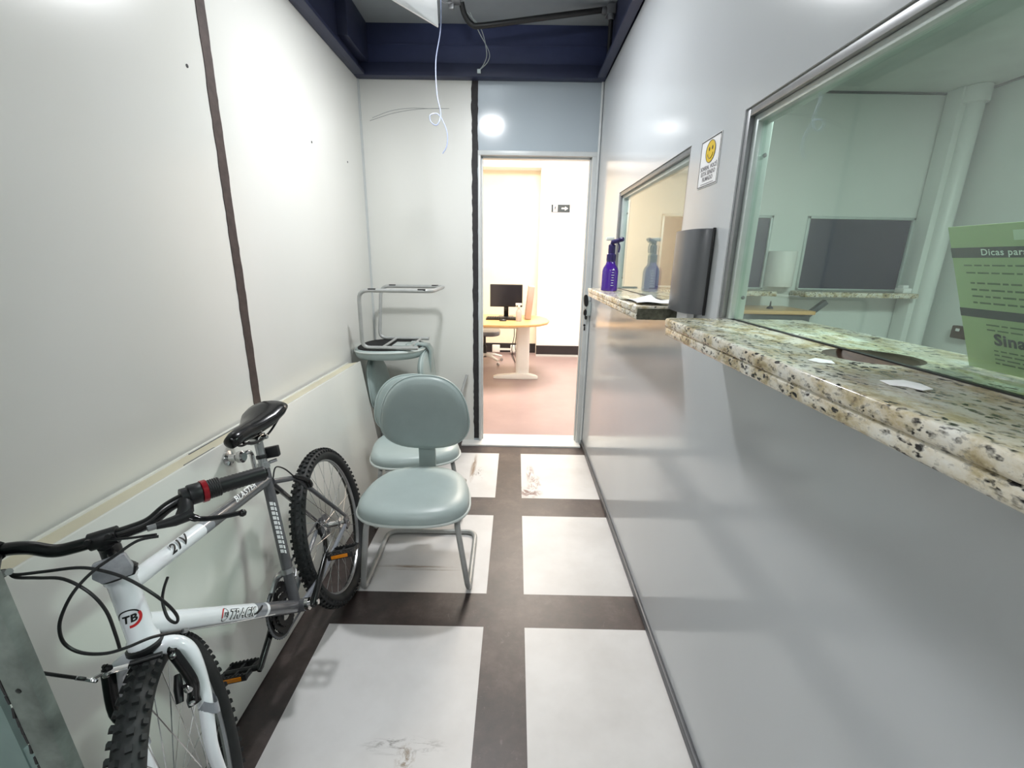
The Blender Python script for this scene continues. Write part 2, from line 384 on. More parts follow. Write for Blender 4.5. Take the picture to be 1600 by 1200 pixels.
# right wall, with the two counter openings
WZ0, WZ1 = 1.262, 1.832
N0, N1 = -.62, 1.268       # near window
F0, F1 = 1.626, 2.69       # far window
XI = .64
wr = MB()
wr.bb(XR, XI, YB, YR, 0, WZ0); wr.bb(XR, XI, YB, YR, WZ1, 2.92)
for a, b in ((YB, N0), (N1, F0), (F1, YR)): wr.bb(XR, XI, a, b, WZ0, WZ1)
struct(wr.build('wall_right', 'wall_r'))
slab('baseboard_right', XR - .014, XR, YB, YR, 0, .035, 'rail', .004)
tb = MB(); tb.tube([(XR - .010, YR - .010, 0), (XR - .010, YR - .010, ZT)], .009, 12); struct(tb.build('trim_5', 'doorf'))
def window(name, y0, y1, gm):
    z0, z1 = 1.312, WZ1
    f = MB(); xo = XR + .004
    a, bz = .020, .020
    f.bb(xo, xo + .016, y1 - a, y1, z0, z1); f.bb(xo, xo + .016, y0, y0 + a, z0, z1); f.bb(xo, xo + .016, y0 + a, y1 - a, z1 - a, z1)
    fo = struct(f.build(name, 'alu', bevel=.0015))
    g = MB(); g.bb(xo + .012, xo + .05, y1 - a - .022, y1 - a, z0, z1 - a); g.bb(xo + .012, xo + .05, y0 + a, y0 + a + .022, z0, z1 - a); g.bb(xo + .012, xo + .05, y0 + a + .02, y1 - a - .02, z1 - a - .016, z1 - a)
    g.build('inner_frame', 'alul', fo, .0015)
    p = MB(); p.bb(xo + .024, xo + .030, y0 + a + .01, y1 - a - .01, z0 - .001, z1 - a - .006); p.build('pane', gm, fo)
    s_ = MB(); s_.bb(xo + .021, xo + .031, y0 + a, y1 - a, z0 - .0015, z0 + .0005); s_.build('seal', 'black', fo)
    for zz in (1.37, 1.72):
        q = MB(); q.lathe([(.005, 0), (.005, .003), (.003, .004)], (xo + .040, y1 - a - .022, zz), (0, -1, 0), 10); q.build('screw', 'rail', fo)
    return fo
window('window_1', N0, N1, 'glass'); window('window_2', F0, F1, 'glassf')
# counters
def counter(name, outline, label, slot=None):
    org = V((.6, sum(p[1] for p in outline) / len(outline), 1.262))
    a = MB(org); a.prism(outline, (0, 0, 1.286), (1, 0, 0), (0, 1, 0), (0, 0, .024)); 
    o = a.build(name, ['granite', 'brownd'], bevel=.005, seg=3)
    b = MB(org); b.prism([(x + (.003 if x < .45 else 0), y) for x, y in outline], (0, 0, 1.262), (1, 0, 0), (0, 1, 0), (0, 0, .0245))
    if slot:
        c = MB(); c.ball((slot[0], slot[1], 1.318), 1, 32, 1, (.075, .072, .028)); co = c.build('cut', ['granite', 'brownd'])  # dip is plain granite; its inner shadow is painted on as dark brown
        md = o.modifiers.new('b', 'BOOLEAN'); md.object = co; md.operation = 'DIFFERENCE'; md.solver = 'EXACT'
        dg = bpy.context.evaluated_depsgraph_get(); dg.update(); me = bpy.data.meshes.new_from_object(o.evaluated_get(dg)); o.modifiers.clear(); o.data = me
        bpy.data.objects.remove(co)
    b.build('lower_slab', 'granite', o, bevel=.006, seg=3).matrix_parent_inverse = Matrix.Translation(-org)
    o.children[0].matrix_parent_inverse = Matrix.Identity(4)
    tag(o, label, 'counter', 'granite counters'); return o
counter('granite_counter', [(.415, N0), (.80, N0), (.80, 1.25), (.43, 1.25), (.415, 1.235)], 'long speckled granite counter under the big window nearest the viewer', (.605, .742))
co2 = counter('granite_counter', [(.42, 1.568), (XR - .001, 1.568), (XR - .001, F0 + .001), (.80, F0 + .001), (.80, 2.645), (.42, 2.645)], 'shorter speckled granite counter beside the door, holding the purple spray bottle')

MB(co2.location).bb(.426, XR - .002, 1.5665, 1.5685, 1.264, 1.302).build('cut_end', 'granited', co2, label='rough dark cut end')
# beams and ceiling
slab('ceiling', XL - .06, 4.5, YB, YR + WT, 2.92, 3.0, 'slab')
bm_ = MB(); bm_.bb(XL, .571, YR - .06, YR - .001, ZT + .06, 2.92); bm_.bb(XL, .571, YR - .066, YR - .06, 2.80, 2.805)
g = struct(bm_.build('trim_6', 'navy', bevel=.003))
slab('trim_7', XL, .571, YR - .075, YR - .001, ZT, ZT + .075, 'navyd', .003)
bl = MB(); bl.bb(XL, XL + .04, YB, YR - .08, ZT, 2.92); bl.bb(XL, XL + .075, YB, YR - .08, ZT, ZT + .02); bl.bb(XL, XL + .10, 3.0, YR - .062, ZT + .075, 2.92)
struct(bl.build('trim_8', 'navyd', bevel=.002))
br = MB(); br.bb(XR - .012, XR, YB, YR - .08, ZT, 2.92); br.bb(XR - .06, XR, YB, YR - .08, ZT, ZT + .018)
struct(br.build('trim_9', 'navyd', bevel=.002))
# closing wall behind the camera
slab('wall_front', XL - .06, XI, YB - .08, YB, 0, 3.0, 'wall_l')

# lamps
def lamp(loc, s, label, zc=2.92):
    e = empty('ceiling_lamp', loc); x, y, z = loc
    b = MB(loc); b.bb(x - s / 2 - .012, x + s / 2 + .012, y - s / 2 - .012, y + s / 2 + .012, z - .012, z + .02); b.build('housing', 'white', e, .003)
    b = MB(loc); b.bb(x - s / 2, x + s / 2, y - s / 2, y + s / 2, z - .018, z - .011); b.build('diffuser', 'lamp', e)
    if zc - z > .05:
        b = MB(loc); b.tube([(x, y, z + .02), (x, y, zc)], .006, 8); b.build('rod', 'alu', e)
    tag(e, label, 'lamp', 'square ceiling lamps')
lamp(LAMP1, .16, 'square lamp hanging above the middle of the corridor, mirrored over the door')
lamp(LAMP2, .52, 'square lamp above the entrance behind the viewer')
lamp((1.85, 1.0, 2.55), .5, 'square lamp under the ceiling inside the glazed booth', 2.6)

# ---------------------------------------------------------------- booth behind the windows
BX = 3.07; BZ = 2.59
slab('floor_booth', XI, BX, YB, YR, -.1, 0, 'officef')
slab('wall_booth_right', BX, BX + .08, YB, YR, 0, 2.92, 'booth')
slab('wall_booth_front', XI, BX, YB - .08, YB, 0, 2.92, 'booth')
slab('ceiling_booth', XI, BX, YB, YR, BZ, BZ + .03, 'bceil')
sm = MB(); sm.bb(XI, BX, YR - .012, YR - .001, BZ - .012, BZ); sm.bb(2.0, 2.008, YB, YR - .01, BZ - .004, BZ); sm.bb(BX - .012, BX, YB, YR - .01, BZ - .012, BZ)
struct(sm.build('trim_10', 'rail'))
# back wall of the booth with two openings
W1 = (1.05, 1.852); W2 = (2.10, 2.872); BW0, BW1 = 1.28, 1.80
bw = MB(); bw.bb(.62, BX, YR, YR + .08, 0, BW0); bw.bb(.62, BX, YR, YR + .08, BW1, 2.92)
for a, b in ((.62, W1[0]), (W1[1], W2[0]), (W2[1], BX)): bw.bb(a, b, YR, YR + .08, BW0, BW1)
struct(bw.build('wall_booth_back', 'booth'))
for i, (a, b) in enumerate((W1, W2)):
    f = MB(); f.bb(a, a + .018, YR - .012, YR + .03, BW0, BW1); f.bb(b - .018, b, YR - .012, YR + .03, BW0, BW1); f.bb(a, b, YR - .012, YR + .03, BW1 - .018, BW1); f.bb(a, b, YR - .012, YR + .03, BW0, BW0 + .012)
    fo = struct(f.build('window_%d' % (i + 3), 'alul', bevel=.002)); q = MB(); q.bb(a + .018, b - .018, YR + .005, YR + .015, BW0 + .012, BW1 - .018); q.build('pane', 'darkglass', fo)
for a, b, l in ((1.0, 1.86, 'narrow granite ledge under the left dark pane of the booth back wall'), (2.06, 2.865, 'narrow granite ledge under the large dark pane at the back of the booth')):
    q = MB((a, YR - .1, 1.24)); q.bb(a, b, YR - .2, YR - .013, 1.24, 1.275); tag(q.build('granite_ledge', 'granite', bevel=.005), l, 'counter', 'granite ledges at the back of the booth')
pc = MB(); pc.box((2.93, YR - .07, BZ / 2), (.12, .12, BZ)); pc.lathe([(.075, BZ - .10), (.075, BZ - .001)], (2.96, YR - .13, 0), (0, 0, 1), 24); pc.tube([(2.96, YR - .14, 0), (2.96, YR - .14, BZ - .03)], .05, 20)
struct(pc.build('trim_11', 'booth', bevel=.004))
t = MB((1.94, YR - .05, 1.42)); t.prism([(-.10, 0)] + [(.10 * math.cos(PI - PI * j / 16), .11 * math.sin(PI * j / 16)) for j in range(17)][1:-1] + [(.10, 0)], (1.956, YR - .001, 1.30), (1, 0, 0), (0, -1, 0), (0, 0, .255))
tag(t.build('towel_dispenser', 'white', bevel=.006), 'white rounded paper towel dispenser on the booth back wall, between the dark panes', 'towel dispenser')
sh = empty('work_shelf', (1.75, 3.2, 1.1)); so = V((1.75, 3.2, 1.1)); tag(sh, 'low wooden work shelf with a dark drawer at the back left of the booth', 'shelf')
MB(so).bb(1.35, 2.02, 3.02, 3.40, 1.135, 1.16).build('shelf_top', 'wood', sh, .003)
MB(so).bb(1.38, 2.00, 3.04, 3.40, 1.055, 1.134).build('drawer', 'rail', sh, .003)
sb = MB((2.13, 3.3, 1.15)); dv = (V((2.225, 3.25, 1.205)) - V((2.045, 3.25, 1.05))); R3 = Matrix(((dv.normalized().x, 0, -dv.normalized().z), (0, 1, 0), (dv.normalized().z, 0, dv.normalized().x))); sb.box(V((2.138, 3.25, 1.130)), (dv.length, .04, .035), R3)
tag(sb.build('support_bracket', 'rail', bevel=.003), 'dark diagonal metal bracket under the ledge at the back of the booth', 'bracket')
q = MB((1.78, 3.15, 1.16)).lathe([(.022, 0), (.018, .012), (.006, .02), (.004, .045), (.001, .055)], (1.78, 3.15, 1.1605), (0, 0, 1), 16); tag(q.build('rubber_stamp', 'black'), 'small dark stamp standing on the wooden shelf in the booth', 'stamp')
q = MB((2.80, YR - .12, 1.275)); q.bb(2.78, 2.84, YR - .16, YR - .08, 1.276, 1.31); q.bb(2.79, 2.83, YR - .14, YR - .09, 1.31, 1.33); tag(q.build('paper_stack', 'paper', bevel=.004), 'small white bundle on the right end of the booth back ledge', 'paper')
e = empty('wall_socket', (BX, 3.03, 1.03)); eo = V((BX, 3.03, 1.03)); tag(e, 'brown box socket with a white insert on the right wall of the booth', 'socket')
MB(eo).bb(BX - .04, BX - .001, 2.97, 3.10, .99, 1.075).build('box', 'brownd', e, .006); MB(eo).bb(BX - .044, BX - .04, 3.04, 3.065, 1.04, 1.058).build('insert', 'paper', e)

# green notice leaning against the glass inside the booth
pt, pb = V((.612, 0, 1.512)), V((.70, 0, 1.3125)); y_hi, y_lo = .672, .36
upv = (pt - pb).normalized(); nrm = V((0, 1, 0)).cross(upv).normalized()
if nrm.x > 0: nrm = -nrm
po = V((.7, .52, 1.3125)); pe = empty('notice_card', po); tag(pe, 'lime green printed notice leaning on the inside of the near window', 'notice')
def PP(a, h): return pb + upv * h + V((0, y_hi - a, 0))          # a = distance from its far edge, h = height up the card
Hc = (pt - pb).length; Wc = y_hi - y_lo
def pquad(mb, a0, a1, h0, h1, lift, mi=0): return mb.add([PP(a0, h0) + nrm * lift, PP(a1, h0) + nrm * lift, PP(a1, h1) + nrm * lift, PP(a0, h1) + nrm * lift], [(0, 1, 2, 3)], mi)
b = MB(po); b.rings([[PP(0, 0), PP(Wc, 0), PP(Wc, Hc), PP(0, Hc)], [p - nrm * .0015 for p in (PP(0, 0), PP(Wc, 0), PP(Wc, Hc), PP(0, Hc))]]); b.build('sheet', 'posterg', pe)
b = MB(po); pquad(b, 0, Wc, Hc * .795, Hc * .862, .0006); pquad(b, 0, Wc, Hc * .385, Hc * .445, .0006); b.build('band', 'posterd', pe)
b = MB(po); pquad(b, .085, Wc - .02, Hc * .90, Hc * .96, .0006); b.build('highlight_bar', 'posterl', pe)
exp_, eyp = V((0, -1, 0)), upv
b = MB(po); flat_text(b, 'Dicas para', PP(.042, Hc * .812), exp_, eyp, .0125, nrm * .001, bold=.0002); b.build('title_lettering', 'inkw', pe)
b = MB(po); flat_text(b, 'Sinaliz', PP(.044, Hc * .205), exp_, eyp, .024, nrm * .001, bold=.0008); b.build('large_lettering', 'posterd', pe)
b = MB(po); random.seed(9)
def line(h, a0, th=.0022, a1=.3):
    a = a0
    while a < a1:
        w_ = random.uniform(.006, .018); pquad(b, a, min(a + w_, a1), h, h + th, .0009); a += w_ + .003
for hh in (.74, .69): line(Hc * hh, .016 if hh > .7 else .018)
for hh in (.62, .575, .53, .485): line(Hc * hh, .022, .0026)
for hh in (.335, .30, .155, .125, .095, .065): line(Hc * hh, .036 if hh > .2 else .042)
b.build('small_lettering', 'posteri', pe)

# ---------------------------------------------------------------- office beyond the door
slab('floor_office', -2.4, 2.4, YR + WT, 7.6, -.1, 0, 'officef')
slab('ceiling_office', -2.4, 2.4, YR + WT, 7.6, 3.1, 3.2, 'officew')
slab('wall_office_left', -2.48, -2.4, YR + WT, 7.6, 0, 3.1, 'office'); slab('wall_office_right', 2.4, 2.48, YR + WT, 7.6, 0, 3.1, 'officew')
ob = MB(); ob.bb(.335, 2.4, 6.92, 7.6, 0, 3.1); ob.bb(-2.4, .335, 6.92, 7.6, 2.74, 3.1); struct(ob.build('wall_office_back', 'officew'))
slab('wall_office_recess', -2.4, .335, 7.18, 7.3, 0, 2.74, 'office')
sk = MB(); sk.bb(.335, 2.38, 6.90, 6.92, .03, .17); struct(sk.build('baseboard_office_right', 'skirt'))
slab('baseboard_office_back', -2.4, .335, 7.16, 7.18, .0, .15, 'skirt')
slab('trim_12', .335, 2.38, 6.895, 6.92, 0, .03, 'doorf')
ofw = MB(); ofw.bb(-2.4, -.30, YR + WT, YR + WT + .05, 0, 3.1); ofw.bb(.56, 2.4, YR + WT, YR + WT + .05, 0, 3.1); ofw.bb(-.30, .56, YR + WT, YR + WT + .05, DZ + .03, 3.1)
struct(ofw.build('wall_office_front', 'officew'))
lamp((.3, 5.3, 3.08), 1.1, 'large warm lamp on the office ceiling beyond the door', 3.1)
# exit sign
e = empty('exit_sign', (.63, 6.915, 2.2)); eo = V((.63, 6.915, 2.2)); tag(e, 'small black and white exit sign with arrow on the far office wall', 'sign')
MB(eo).bb(.495, .765, 6.912, 6.919, 2.145, 2.25).build('plate', 'posterd', e)
MB(eo).bb(.522, .585, 6.910, 6.913, 2.15, 2.245).build('white_field', 'paper', e)
b = MB(eo); b.prism([(-.05, -.009), (.0, -.009), (.0, -.028), (.045, 0), (.0, .028), (0, .009), (-.05, .009)], (.693, 6.912, 2.197), (1, 0, 0), (0, 0, 1), (0, -.003, 0)); b.build('arrow', 'paper', e)
b = MB(eo); yy = 6.909
def limb(a, c, r=.004): b.tube([(a[0], yy, a[1]), (c[0], yy, c[1])], r, 6)
b.ball((.563, yy, 2.233), .006, 8); limb((.556, 2.222), (.548, 2.196), .006); limb((.557, 2.22), (.574, 2.212), .003); limb((.556, 2.218), (.538, 2.212), .003); limb((.548, 2.196), (.562, 2.18)); limb((.562, 2.18), (.56, 2.158), .0035); limb((.548, 2.196), (.536, 2.178)); limb((.536, 2.178), (.522, 2.172), .0035)
b.build('running_figure', 'ink', e)
# desk
dk = empty('office_desk', (-.2, 5.6, 0)); do = V((-.2, 5.6, 0)); tag(dk, 'pale wood desk with rounded end and white T shaped pedestal in the office', 'desk')
out = [(-1.5, 5.03), (-.5, 5.0), (-.1, 5.0), (.12, 5.04), (.28, 5.13), (.38, 5.28), (.42, 5.48), (.40, 5.72), (.32, 5.92), (.2, 6.02), (-1.5, 6.02)]
b = MB(do); b.prism(out, (0, 0, .722), (1, 0, 0), (0, 1, 0), (0, 0, .028)); b.build('tabletop', 'wood', dk, .006)
b = MB(do); b.rings([[V((.10 + x, 5.53 + y, z)) for x, y in ell(20, .085, .05, 3)] for z in (.05, .721)]); b.build('pedestal', 'white', dk, .003)
b = MB(do); b.rings([[V((x, 5.50 + s_ * wd, z)) for s_, z in ((-1, 0), (1, 0), (1, h), (-1, h))] for x, h, wd in ((-.27, .03, .03), (-.22, .045, .04), (-.05, .06, .045), (.10, .075, .05), (.2, .062, .045), (.27, .045, .04), (.30, .03, .03))]); b.build('foot', 'white', dk, .006)
b = MB(do); b.bb(-1.5, .04, 5.75, 5.77, .60, .715); b.build('modesty_panel', 'office', dk, .002)
mo = V((-.12, 5.72, .75)); e = empty('computer_monitor', mo); tag(e, 'black flat computer monitor standing on the pale wood desk', 'monitor')
MB(mo).bb(-.325, .085, 5.70, 5.735, .885, 1.165).build('casing', 'black', e, .006)
MB(mo).bb(-.312, .072, 5.697, 5.7005, .90, 1.153).build('screen', 'screen', e)
b = MB(mo); b.bb(-.15, -.09, 5.735, 5.76, .76, .97); b.bb(-.215, -.025, 5.62, 5.80, .7505, .765); b.build('stand', 'blackg', e, .004)
q = MB((-.16, 5.50, .75)); q.box((-.16, 5.50, .762), (.40, .14, .018), Matrix.Rotation(.04, 3, 'X'))
for i in range(4):
    for j in range(13): q.box((-.335 + j * .029, 5.455 + i * .029, .774 + i * .0012), (.024, .023, .006))
tag(q.build('keyboard', 'black'), 'black keyboard in front of the office monitor', 'keyboard')
q = MB((-.15, 5.36, .75)); q.ball((-.15, 5.36, .753), .04, 16, 0, (1.1, .7, .55)); q.v = [V((p.x, p.y, max(p.z, .7505))) for p in q.v]; tag(q.build('computer_mouse', 'black'), 'black computer mouse on the desk in front of the keyboard', 'mouse')
q = MB((.17, 5.62, .75)); q.box((.175, 5.68, .955), (.075, .34, .40), Matrix.Rotation(.10, 3, 'Y')); tag(q.build('computer_tower', 'pinkbox', bevel=.008), 'dusty rose computer case standing at the right of the monitor', 'computer case')
e = empty('clear_spray_bottle', (.04, 5.36, .75)); eo = V((.04, 5.36, .75)); tag(e, 'clear spray bottle with white trigger on the office desk', 'bottle')
MB(eo).lathe([(.034, .001), (.036, .01), (.036, .11), (.028, .13), (.013, .15), (.013, .165)], (.04, 5.36, .75), n=20).build('bottle', 'clear', e)
b = MB(eo); b.lathe([(.016, .165), (.016, .185), (.012, .19)], (.04, 5.36, .75), n=14); b.bb(.0, .075, 5.348, 5.372, .94, .965); b.tube([(.012, 5.36, .94), (.004, 5.36, .92), (.008, 5.36, .90)], .004, 8); b.build('trigger', 'white', e, .002)
# office chair, partly hidden by the door frame
co_ = V((-.44, 6.36, 0)); e = empty('office_chair', co_, PI / 2); tag(e, 'grey office swivel chair pushed under the desk', 'chair')
b = MB(co_); b.rings([[V((co_.x + x, co_.y + y, z)) for x, y in ell(28, .24 * s_, .23 * s_, 3.2)] for z, s_ in ((.42, .9), (.43, .98), (.46, 1), (.485, .96), (.495, .8))]); b.build('seat', 'bgrey', e)
b = MB(co_); b.rings([[V((co_.x + x, co_.y + .22 + .0 * z, .72 + z)) + V((0, d, 0)) for x, z in ell(24, .21, .17, 3)] for d in (0, .05)]); b.build('backrest', 'bgrey', e, .015)
b = MB(co_); b.tube([(co_.x, co_.y + .05, .41), (co_.x, co_.y + .22, .42), (co_.x, co_.y + .27, .5), (co_.x, co_.y + .26, .68)], .018, 10); b.build('back_support', 'black', e)
b = MB(co_); b.lathe([(.03, .09), (.03, .25), (.018, .26), (.018, .42)], (co_.x, co_.y, 0), n=16); b.build('gas_lift', 'black', e)
for i in range(5):
    a = i * 2 * PI / 5 + .2; d = V((math.cos(a), math.sin(a), 0)); c0 = V((co_.x, co_.y, 0))
    b = MB(co_); b.tube([c0 + V((0, 0, .13)), c0 + d * .15 + V((0, 0, .115)), c0 + d * .28 + V((0, 0, .075))], [.026, .02, .016], 10); lg = b.build('leg', 'white', e)
    b = MB(co_); b.lathe([(.001, -.012), (.022, -.012), (.024, 0), (.022, .012), (.001, .012)], c0 + d * .28 + V((0, 0, .0255)), V((-d.y, d.x, 0)), 16); b.build('caster', 'steel', lg)
e = empty('power_strip', (-.2, 6.95, .08)); eo = V((-.2, 6.95, .08)); tag(e, 'white double power box with cables near the office skirting', 'power box')
for x in (-.36, -.07): MB(eo).bb(x, x + .12, 6.96, 7.03, .04, .15).build('box', 'white', e, .006)
MB(eo).bb(-.25, -.06, 6.98, 7.0, .07, .10).build('link', 'white', e)
for j, (px_, dx_) in enumerate(((-.02, .03), (.03, -.05), (.06, .04))):
    b = MB((px_, 5.8, .7)); b.tube(smooth_path([(px_, 5.80 + j * .03, .715), (px_ + dx_ * .3, 5.84 + j * .03, .5), (px_ - .02, 5.95, .28), (px_ + .03 + .05 * j, 6.3, .03), (px_ - .02, 6.8, .02), (px_ - .02, 6.94, .06)]), .005, 6)
    tag(b.build('power_cable', 'black'), ['leftmost black cable hanging under the office desk', 'middle black cable hanging under the office desk', 'black cable beside the desk pedestal, rightmost of three'][j], 'cable', 'cables under the office desk')

# ================================================================= CHAIRS
def make_chair(name='visitor_chair', drop=0.0, steel_plate=False):
    e = empty(name, (0, 0, 0))
    r = .0125
    fr = MB()
    pts = []
    def corner(a, b, c, rad=.06, k=5):
        a, b, c = V(a), V(b), V(c); p = b + (a - b).normalized() * rad; q = b + (c - b).normalized() * rad
        return [(p * (1 - t) ** 2 + b * 2 * t * (1 - t) + q * t * t) for t in [i / k for i in range(k + 1)]]
    X0, X1 = .238, .19
    yF, yB, zs = -.225, .235, .385
    path = [(X1, .12, zs), (X1, -.245, zs), (X0, yF, r), (X0, yB, r), (-X0, yB, r), (-X0, yF, r), (-X1, -.245, zs), (-X1, .12, zs)]
    out = [V(path[0])]
    for i in range(1, len(path) - 1): out += corner(path[i - 1], path[i], path[i + 1], .055 if i in (1, 6) else .06)
    out.append(V(path[-1])); fr.tube(out, r, 12)
    fr.tube([(X1, -.12, zs + .002), (-X1, -.12, zs + .002)], .009, 8)
    fr.tube([(X1, .06, zs + .002), (-X1, .06, zs + .002)], .009, 8)
    fr.build('frame', 'tube', e)
    # foot glides
    for sx in (1, -1):
        for y in (-.14, .17):
            g_ = MB(); g_.box((sx * X0, y, .006), (.022, .05, .012)); g_.build('glide', 'black', e, .003)
    # seat: rounded trapezoid, wide in front
    def so(z, s_, k=44):
        L = []
        for x, y in ell(k, 1, 1, 2.7):
            hw = .262 - .035 * (y + 1) / 2 * 1.6
            L.append(V((x * hw * s_, -.10 + (y * .232) * s_ - (.0), z)))
        return L
    st = MB(); st.rings([so(.402, .93), so(.405, .985), so(.415, 1.0), so(.435, 1.0), so(.453, .975), so(.466, .90), so(.473, .76), so(.476, .5), so(.477, .2)])
    st.build('seat', 'vinyl', e, smooth=60)
    pp = MB(); pp.tube(so(.414, 1.006), .0065, 8, loop=True); pp.build('seat_piping', 'piping', e)
    un = MB(); un.rings([so(.398, .93), so(.4025, .93)]); un.build('seat_underside', 'felt', e)
    pl = MB(); pl.box((0, .0, .3935), (.15, .17, .005)); pl.box((0, .03, .390), (.20, .03, .006)); pl.build('mounting_plate', 'alul', e, .001)
    # back support bar, covered
    sp = MB(); W_ = .042; z1 = .60 - drop
    prof = [(0.0, .385), (.10, .383), (.155, .392), (.178, .425), (.180, .50 - drop * .5), (.172, z1 + .12)]
    sp.rings([[V((-W_, y + n0 * .0, z)), V((W_, y, z)), V((W_, y - dy, z + dz)), V((-W_, y - dy, z + dz))] for (y, z), (n0, dy, dz) in zip(prof, [(0, 0, .014), (0, 0, .014), (0, .012, .012), (0, .018, .004), (0, .02, 0), (0, .02, 0)])])
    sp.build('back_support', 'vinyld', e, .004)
    # backrest
    def bo(y, s_, k=44):
        L = []
        for x, z in ell(k, 1, 1, 2.5):
            hw = .209 - .030 * z
            zz = z * .178 * s_; xx = x * hw * s_
            L.append(V((xx, .160 + y + .10 * zz - .30 * xx * xx * 1.0, .735 - drop + zz)))
        return L
    bk = MB(); bk.rings([bo(.012, .3), bo(.011, .9), bo(.006, .985), bo(-.004, 1.0), bo(-.018, .985), bo(-.030, .93), bo(-.038, .8), bo(-.042, .5), bo(-.043, .2)])
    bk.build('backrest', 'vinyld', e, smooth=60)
    pp = MB(); pp.tube(bo(-.006, 1.008), .005, 8, loop=True); pp.build('back_piping', 'vinyl', e)
    return e
G = 'sage vinyl visitor chairs'
c1 = make_chair(); tag(c1, 'sage green vinyl visitor chair in front, in full view beside the bicycle', 'chair', G)
c1.location = (-.430, 1.895, 0); c1.rotation_euler = (0, 0, .02)
c3 = make_chair('visitor_chair', .128); c3.location = (-.83, 3.05, 0); c3.rotation_euler = (0, 0, PI / 2); tag(c3, 'sage vinyl visitor chair at the rear wall, carrying an overturned one', 'chair', G)
c2 = copy_tree(c3); c2.location = (-.580, 2.41, 0); c2.rotation_euler = (0, 0, .28); tag(c2, 'sage vinyl visitor chair standing right behind the front chair', 'chair', G)
c4 = copy_tree(c3); tag(c4, 'overturned visitor chair resting upside down, its grey tube legs in the air', 'chair', G)
c4.matrix_world = Matrix.Translation((-.757, 3.05, 1.275)) @ Matrix.Rotation(-.004, 4, 'Y') @ Matrix.Rotation(-PI / 2, 4, 'Z') @ Matrix.Rotation(PI, 4, 'Y')
r_ = MB((-.48, 3.2, 0)); r_.tube([(-.54, 3.1, .02), (-.375, 3.405, .575)], .011, 10); tag(r_.build('metal_tube', 'tube'), 'loose grey metal tube leaning on the rear wall beside the chairs', 'tube')

# ================================================================= WHITE DOOR LEAF LYING AGAINST THE LEFT WALL
zt = .80; pin = V((-.872, 0, .004)); ptop = V((-.992, 0, .815))
uu = (ptop - pin).normalized(); nn = V((uu.z, 0, -uu.x))       # nn points to the room
do_ = V((-.95, 1.7, 0)); dl = empty('door_leaf', do_); tag(dl, 'white door leaf lying on its side against the left wall behind the bicycle', 'door leaf')
Ld = (ptop - pin).length; Y0, Y1 = .63, 2.78; TH = .092
def leafbox(mb, a0, a1, h0, h1, y0=Y0, y1=Y1):
    c = [pin + uu * h - nn * a for a, h in ((a0, h0), (a1, h0), (a1, h1), (a0, h1))]
    def tp(p, y): return p + V((0, y, 0)) + (uu * (.028 * (2.83 - y) / 2) if p.z > .1 else V((0, 0, 0)))
    return mb.rings([[tp(p, y0) for p in c], [tp(p, y1) for p in c]])
leafbox(MB(do_), 0, .012, 0, Ld).build('front_skin', 'doorw', dl, .003)
leafbox(MB(do_), TH - .012, TH, .03, Ld + .002).build('back_skin', 'doorw', dl, .002)
leafbox(MB(do_), .012, TH - .012, .02, Ld - .004, Y0 + .004, Y1 - .004).build('edge_core', 'core', dl)
for y0, y1, a in ((1.34, 1.66, TH - .016), (1.24, 1.38, .015)):
    leafbox(MB(do_), a, a + .006, Ld - .006, Ld - .002, y0, y1).build('edge_slot', 'rail', dl)
hb_ = pin + uu * (Ld - .035) + V((0, 1.40, 0))
b = MB(do_); b.lathe([(.026, 0), (.026, .006), (.014, .010), (.012, .03), (.02, .04), (.021, .055), (.015, .06)], hb_, nn, 20); b.build('door_knob', 'chrome', dl)
b = MB(do_); b.tube(smooth_path([hb_ + nn * .045, hb_ + nn * .055 + V((0, .03, .004)), hb_ + nn * .05 + V((.0, .055, -.02)), hb_ + nn * .05 + V((0, .06, -.08))]), .008, 10); b.build('door_handle', 'chrome', dl)

# ================================================================= FOREGROUND GREY POST AND PANEL
po_ = V((-.75, .54, 0)); pe = empty('gate_post', po_); tag(pe, 'grimy sage grey steel post in the lower left foreground', 'post')
def shx(z): return -.0665 * (z - .6045)
b = MB(po_); b.rings([[V((x + shx(z), y, z)) for x, y in ((-.772, .528), (-.724, .528), (-.724, .55), (-.772, .55))] for z in (0, .8, 1.6, 2.6)]); b.build('upright', 'post', pe, .004)
random.seed(3)
b = MB(po_)
for z in [.42 + i * .021 for i in range(34)]: b.box((-.7735 + shx(z), .530 + random.uniform(0, .001), z + random.uniform(-.004, .004)), (.004, .004, random.uniform(.012, .022)), Matrix.Rotation(random.uniform(-.15, .15), 3, 'Y'))
b.build('old_sealant', 'seamd', pe)
for z in (.58, .80, .98): b = MB(po_); b.lathe([(.0045, 0), (.0045, .001), (.002, .0015)], (-.748 + shx(z), .528, z), (0, -1, 0), 10); b.build('screw', 'black', pe)
q = MB((-.9, .49, 0)); q.rings([[V((XL + .001, y, z)), V((-.797 + shx(z), y, z))] + [V((-.797 + shx(z), y + .01, z)), V((XL + .001, y + .01, z))] for y in (.534,) for z in (0, 2.6)]); q.rings([[V((-.799 + shx(z), .536, z)), V((-.7725 + shx(z), .536, z)), V((-.7725 + shx(z), .542, z)), V((-.799 + shx(z), .542, z))] for z in (0, .665)]); tag(q.build('side_panel', 'teal'), 'teal grey metal sheet at the bottom left corner behind the post', 'panel')

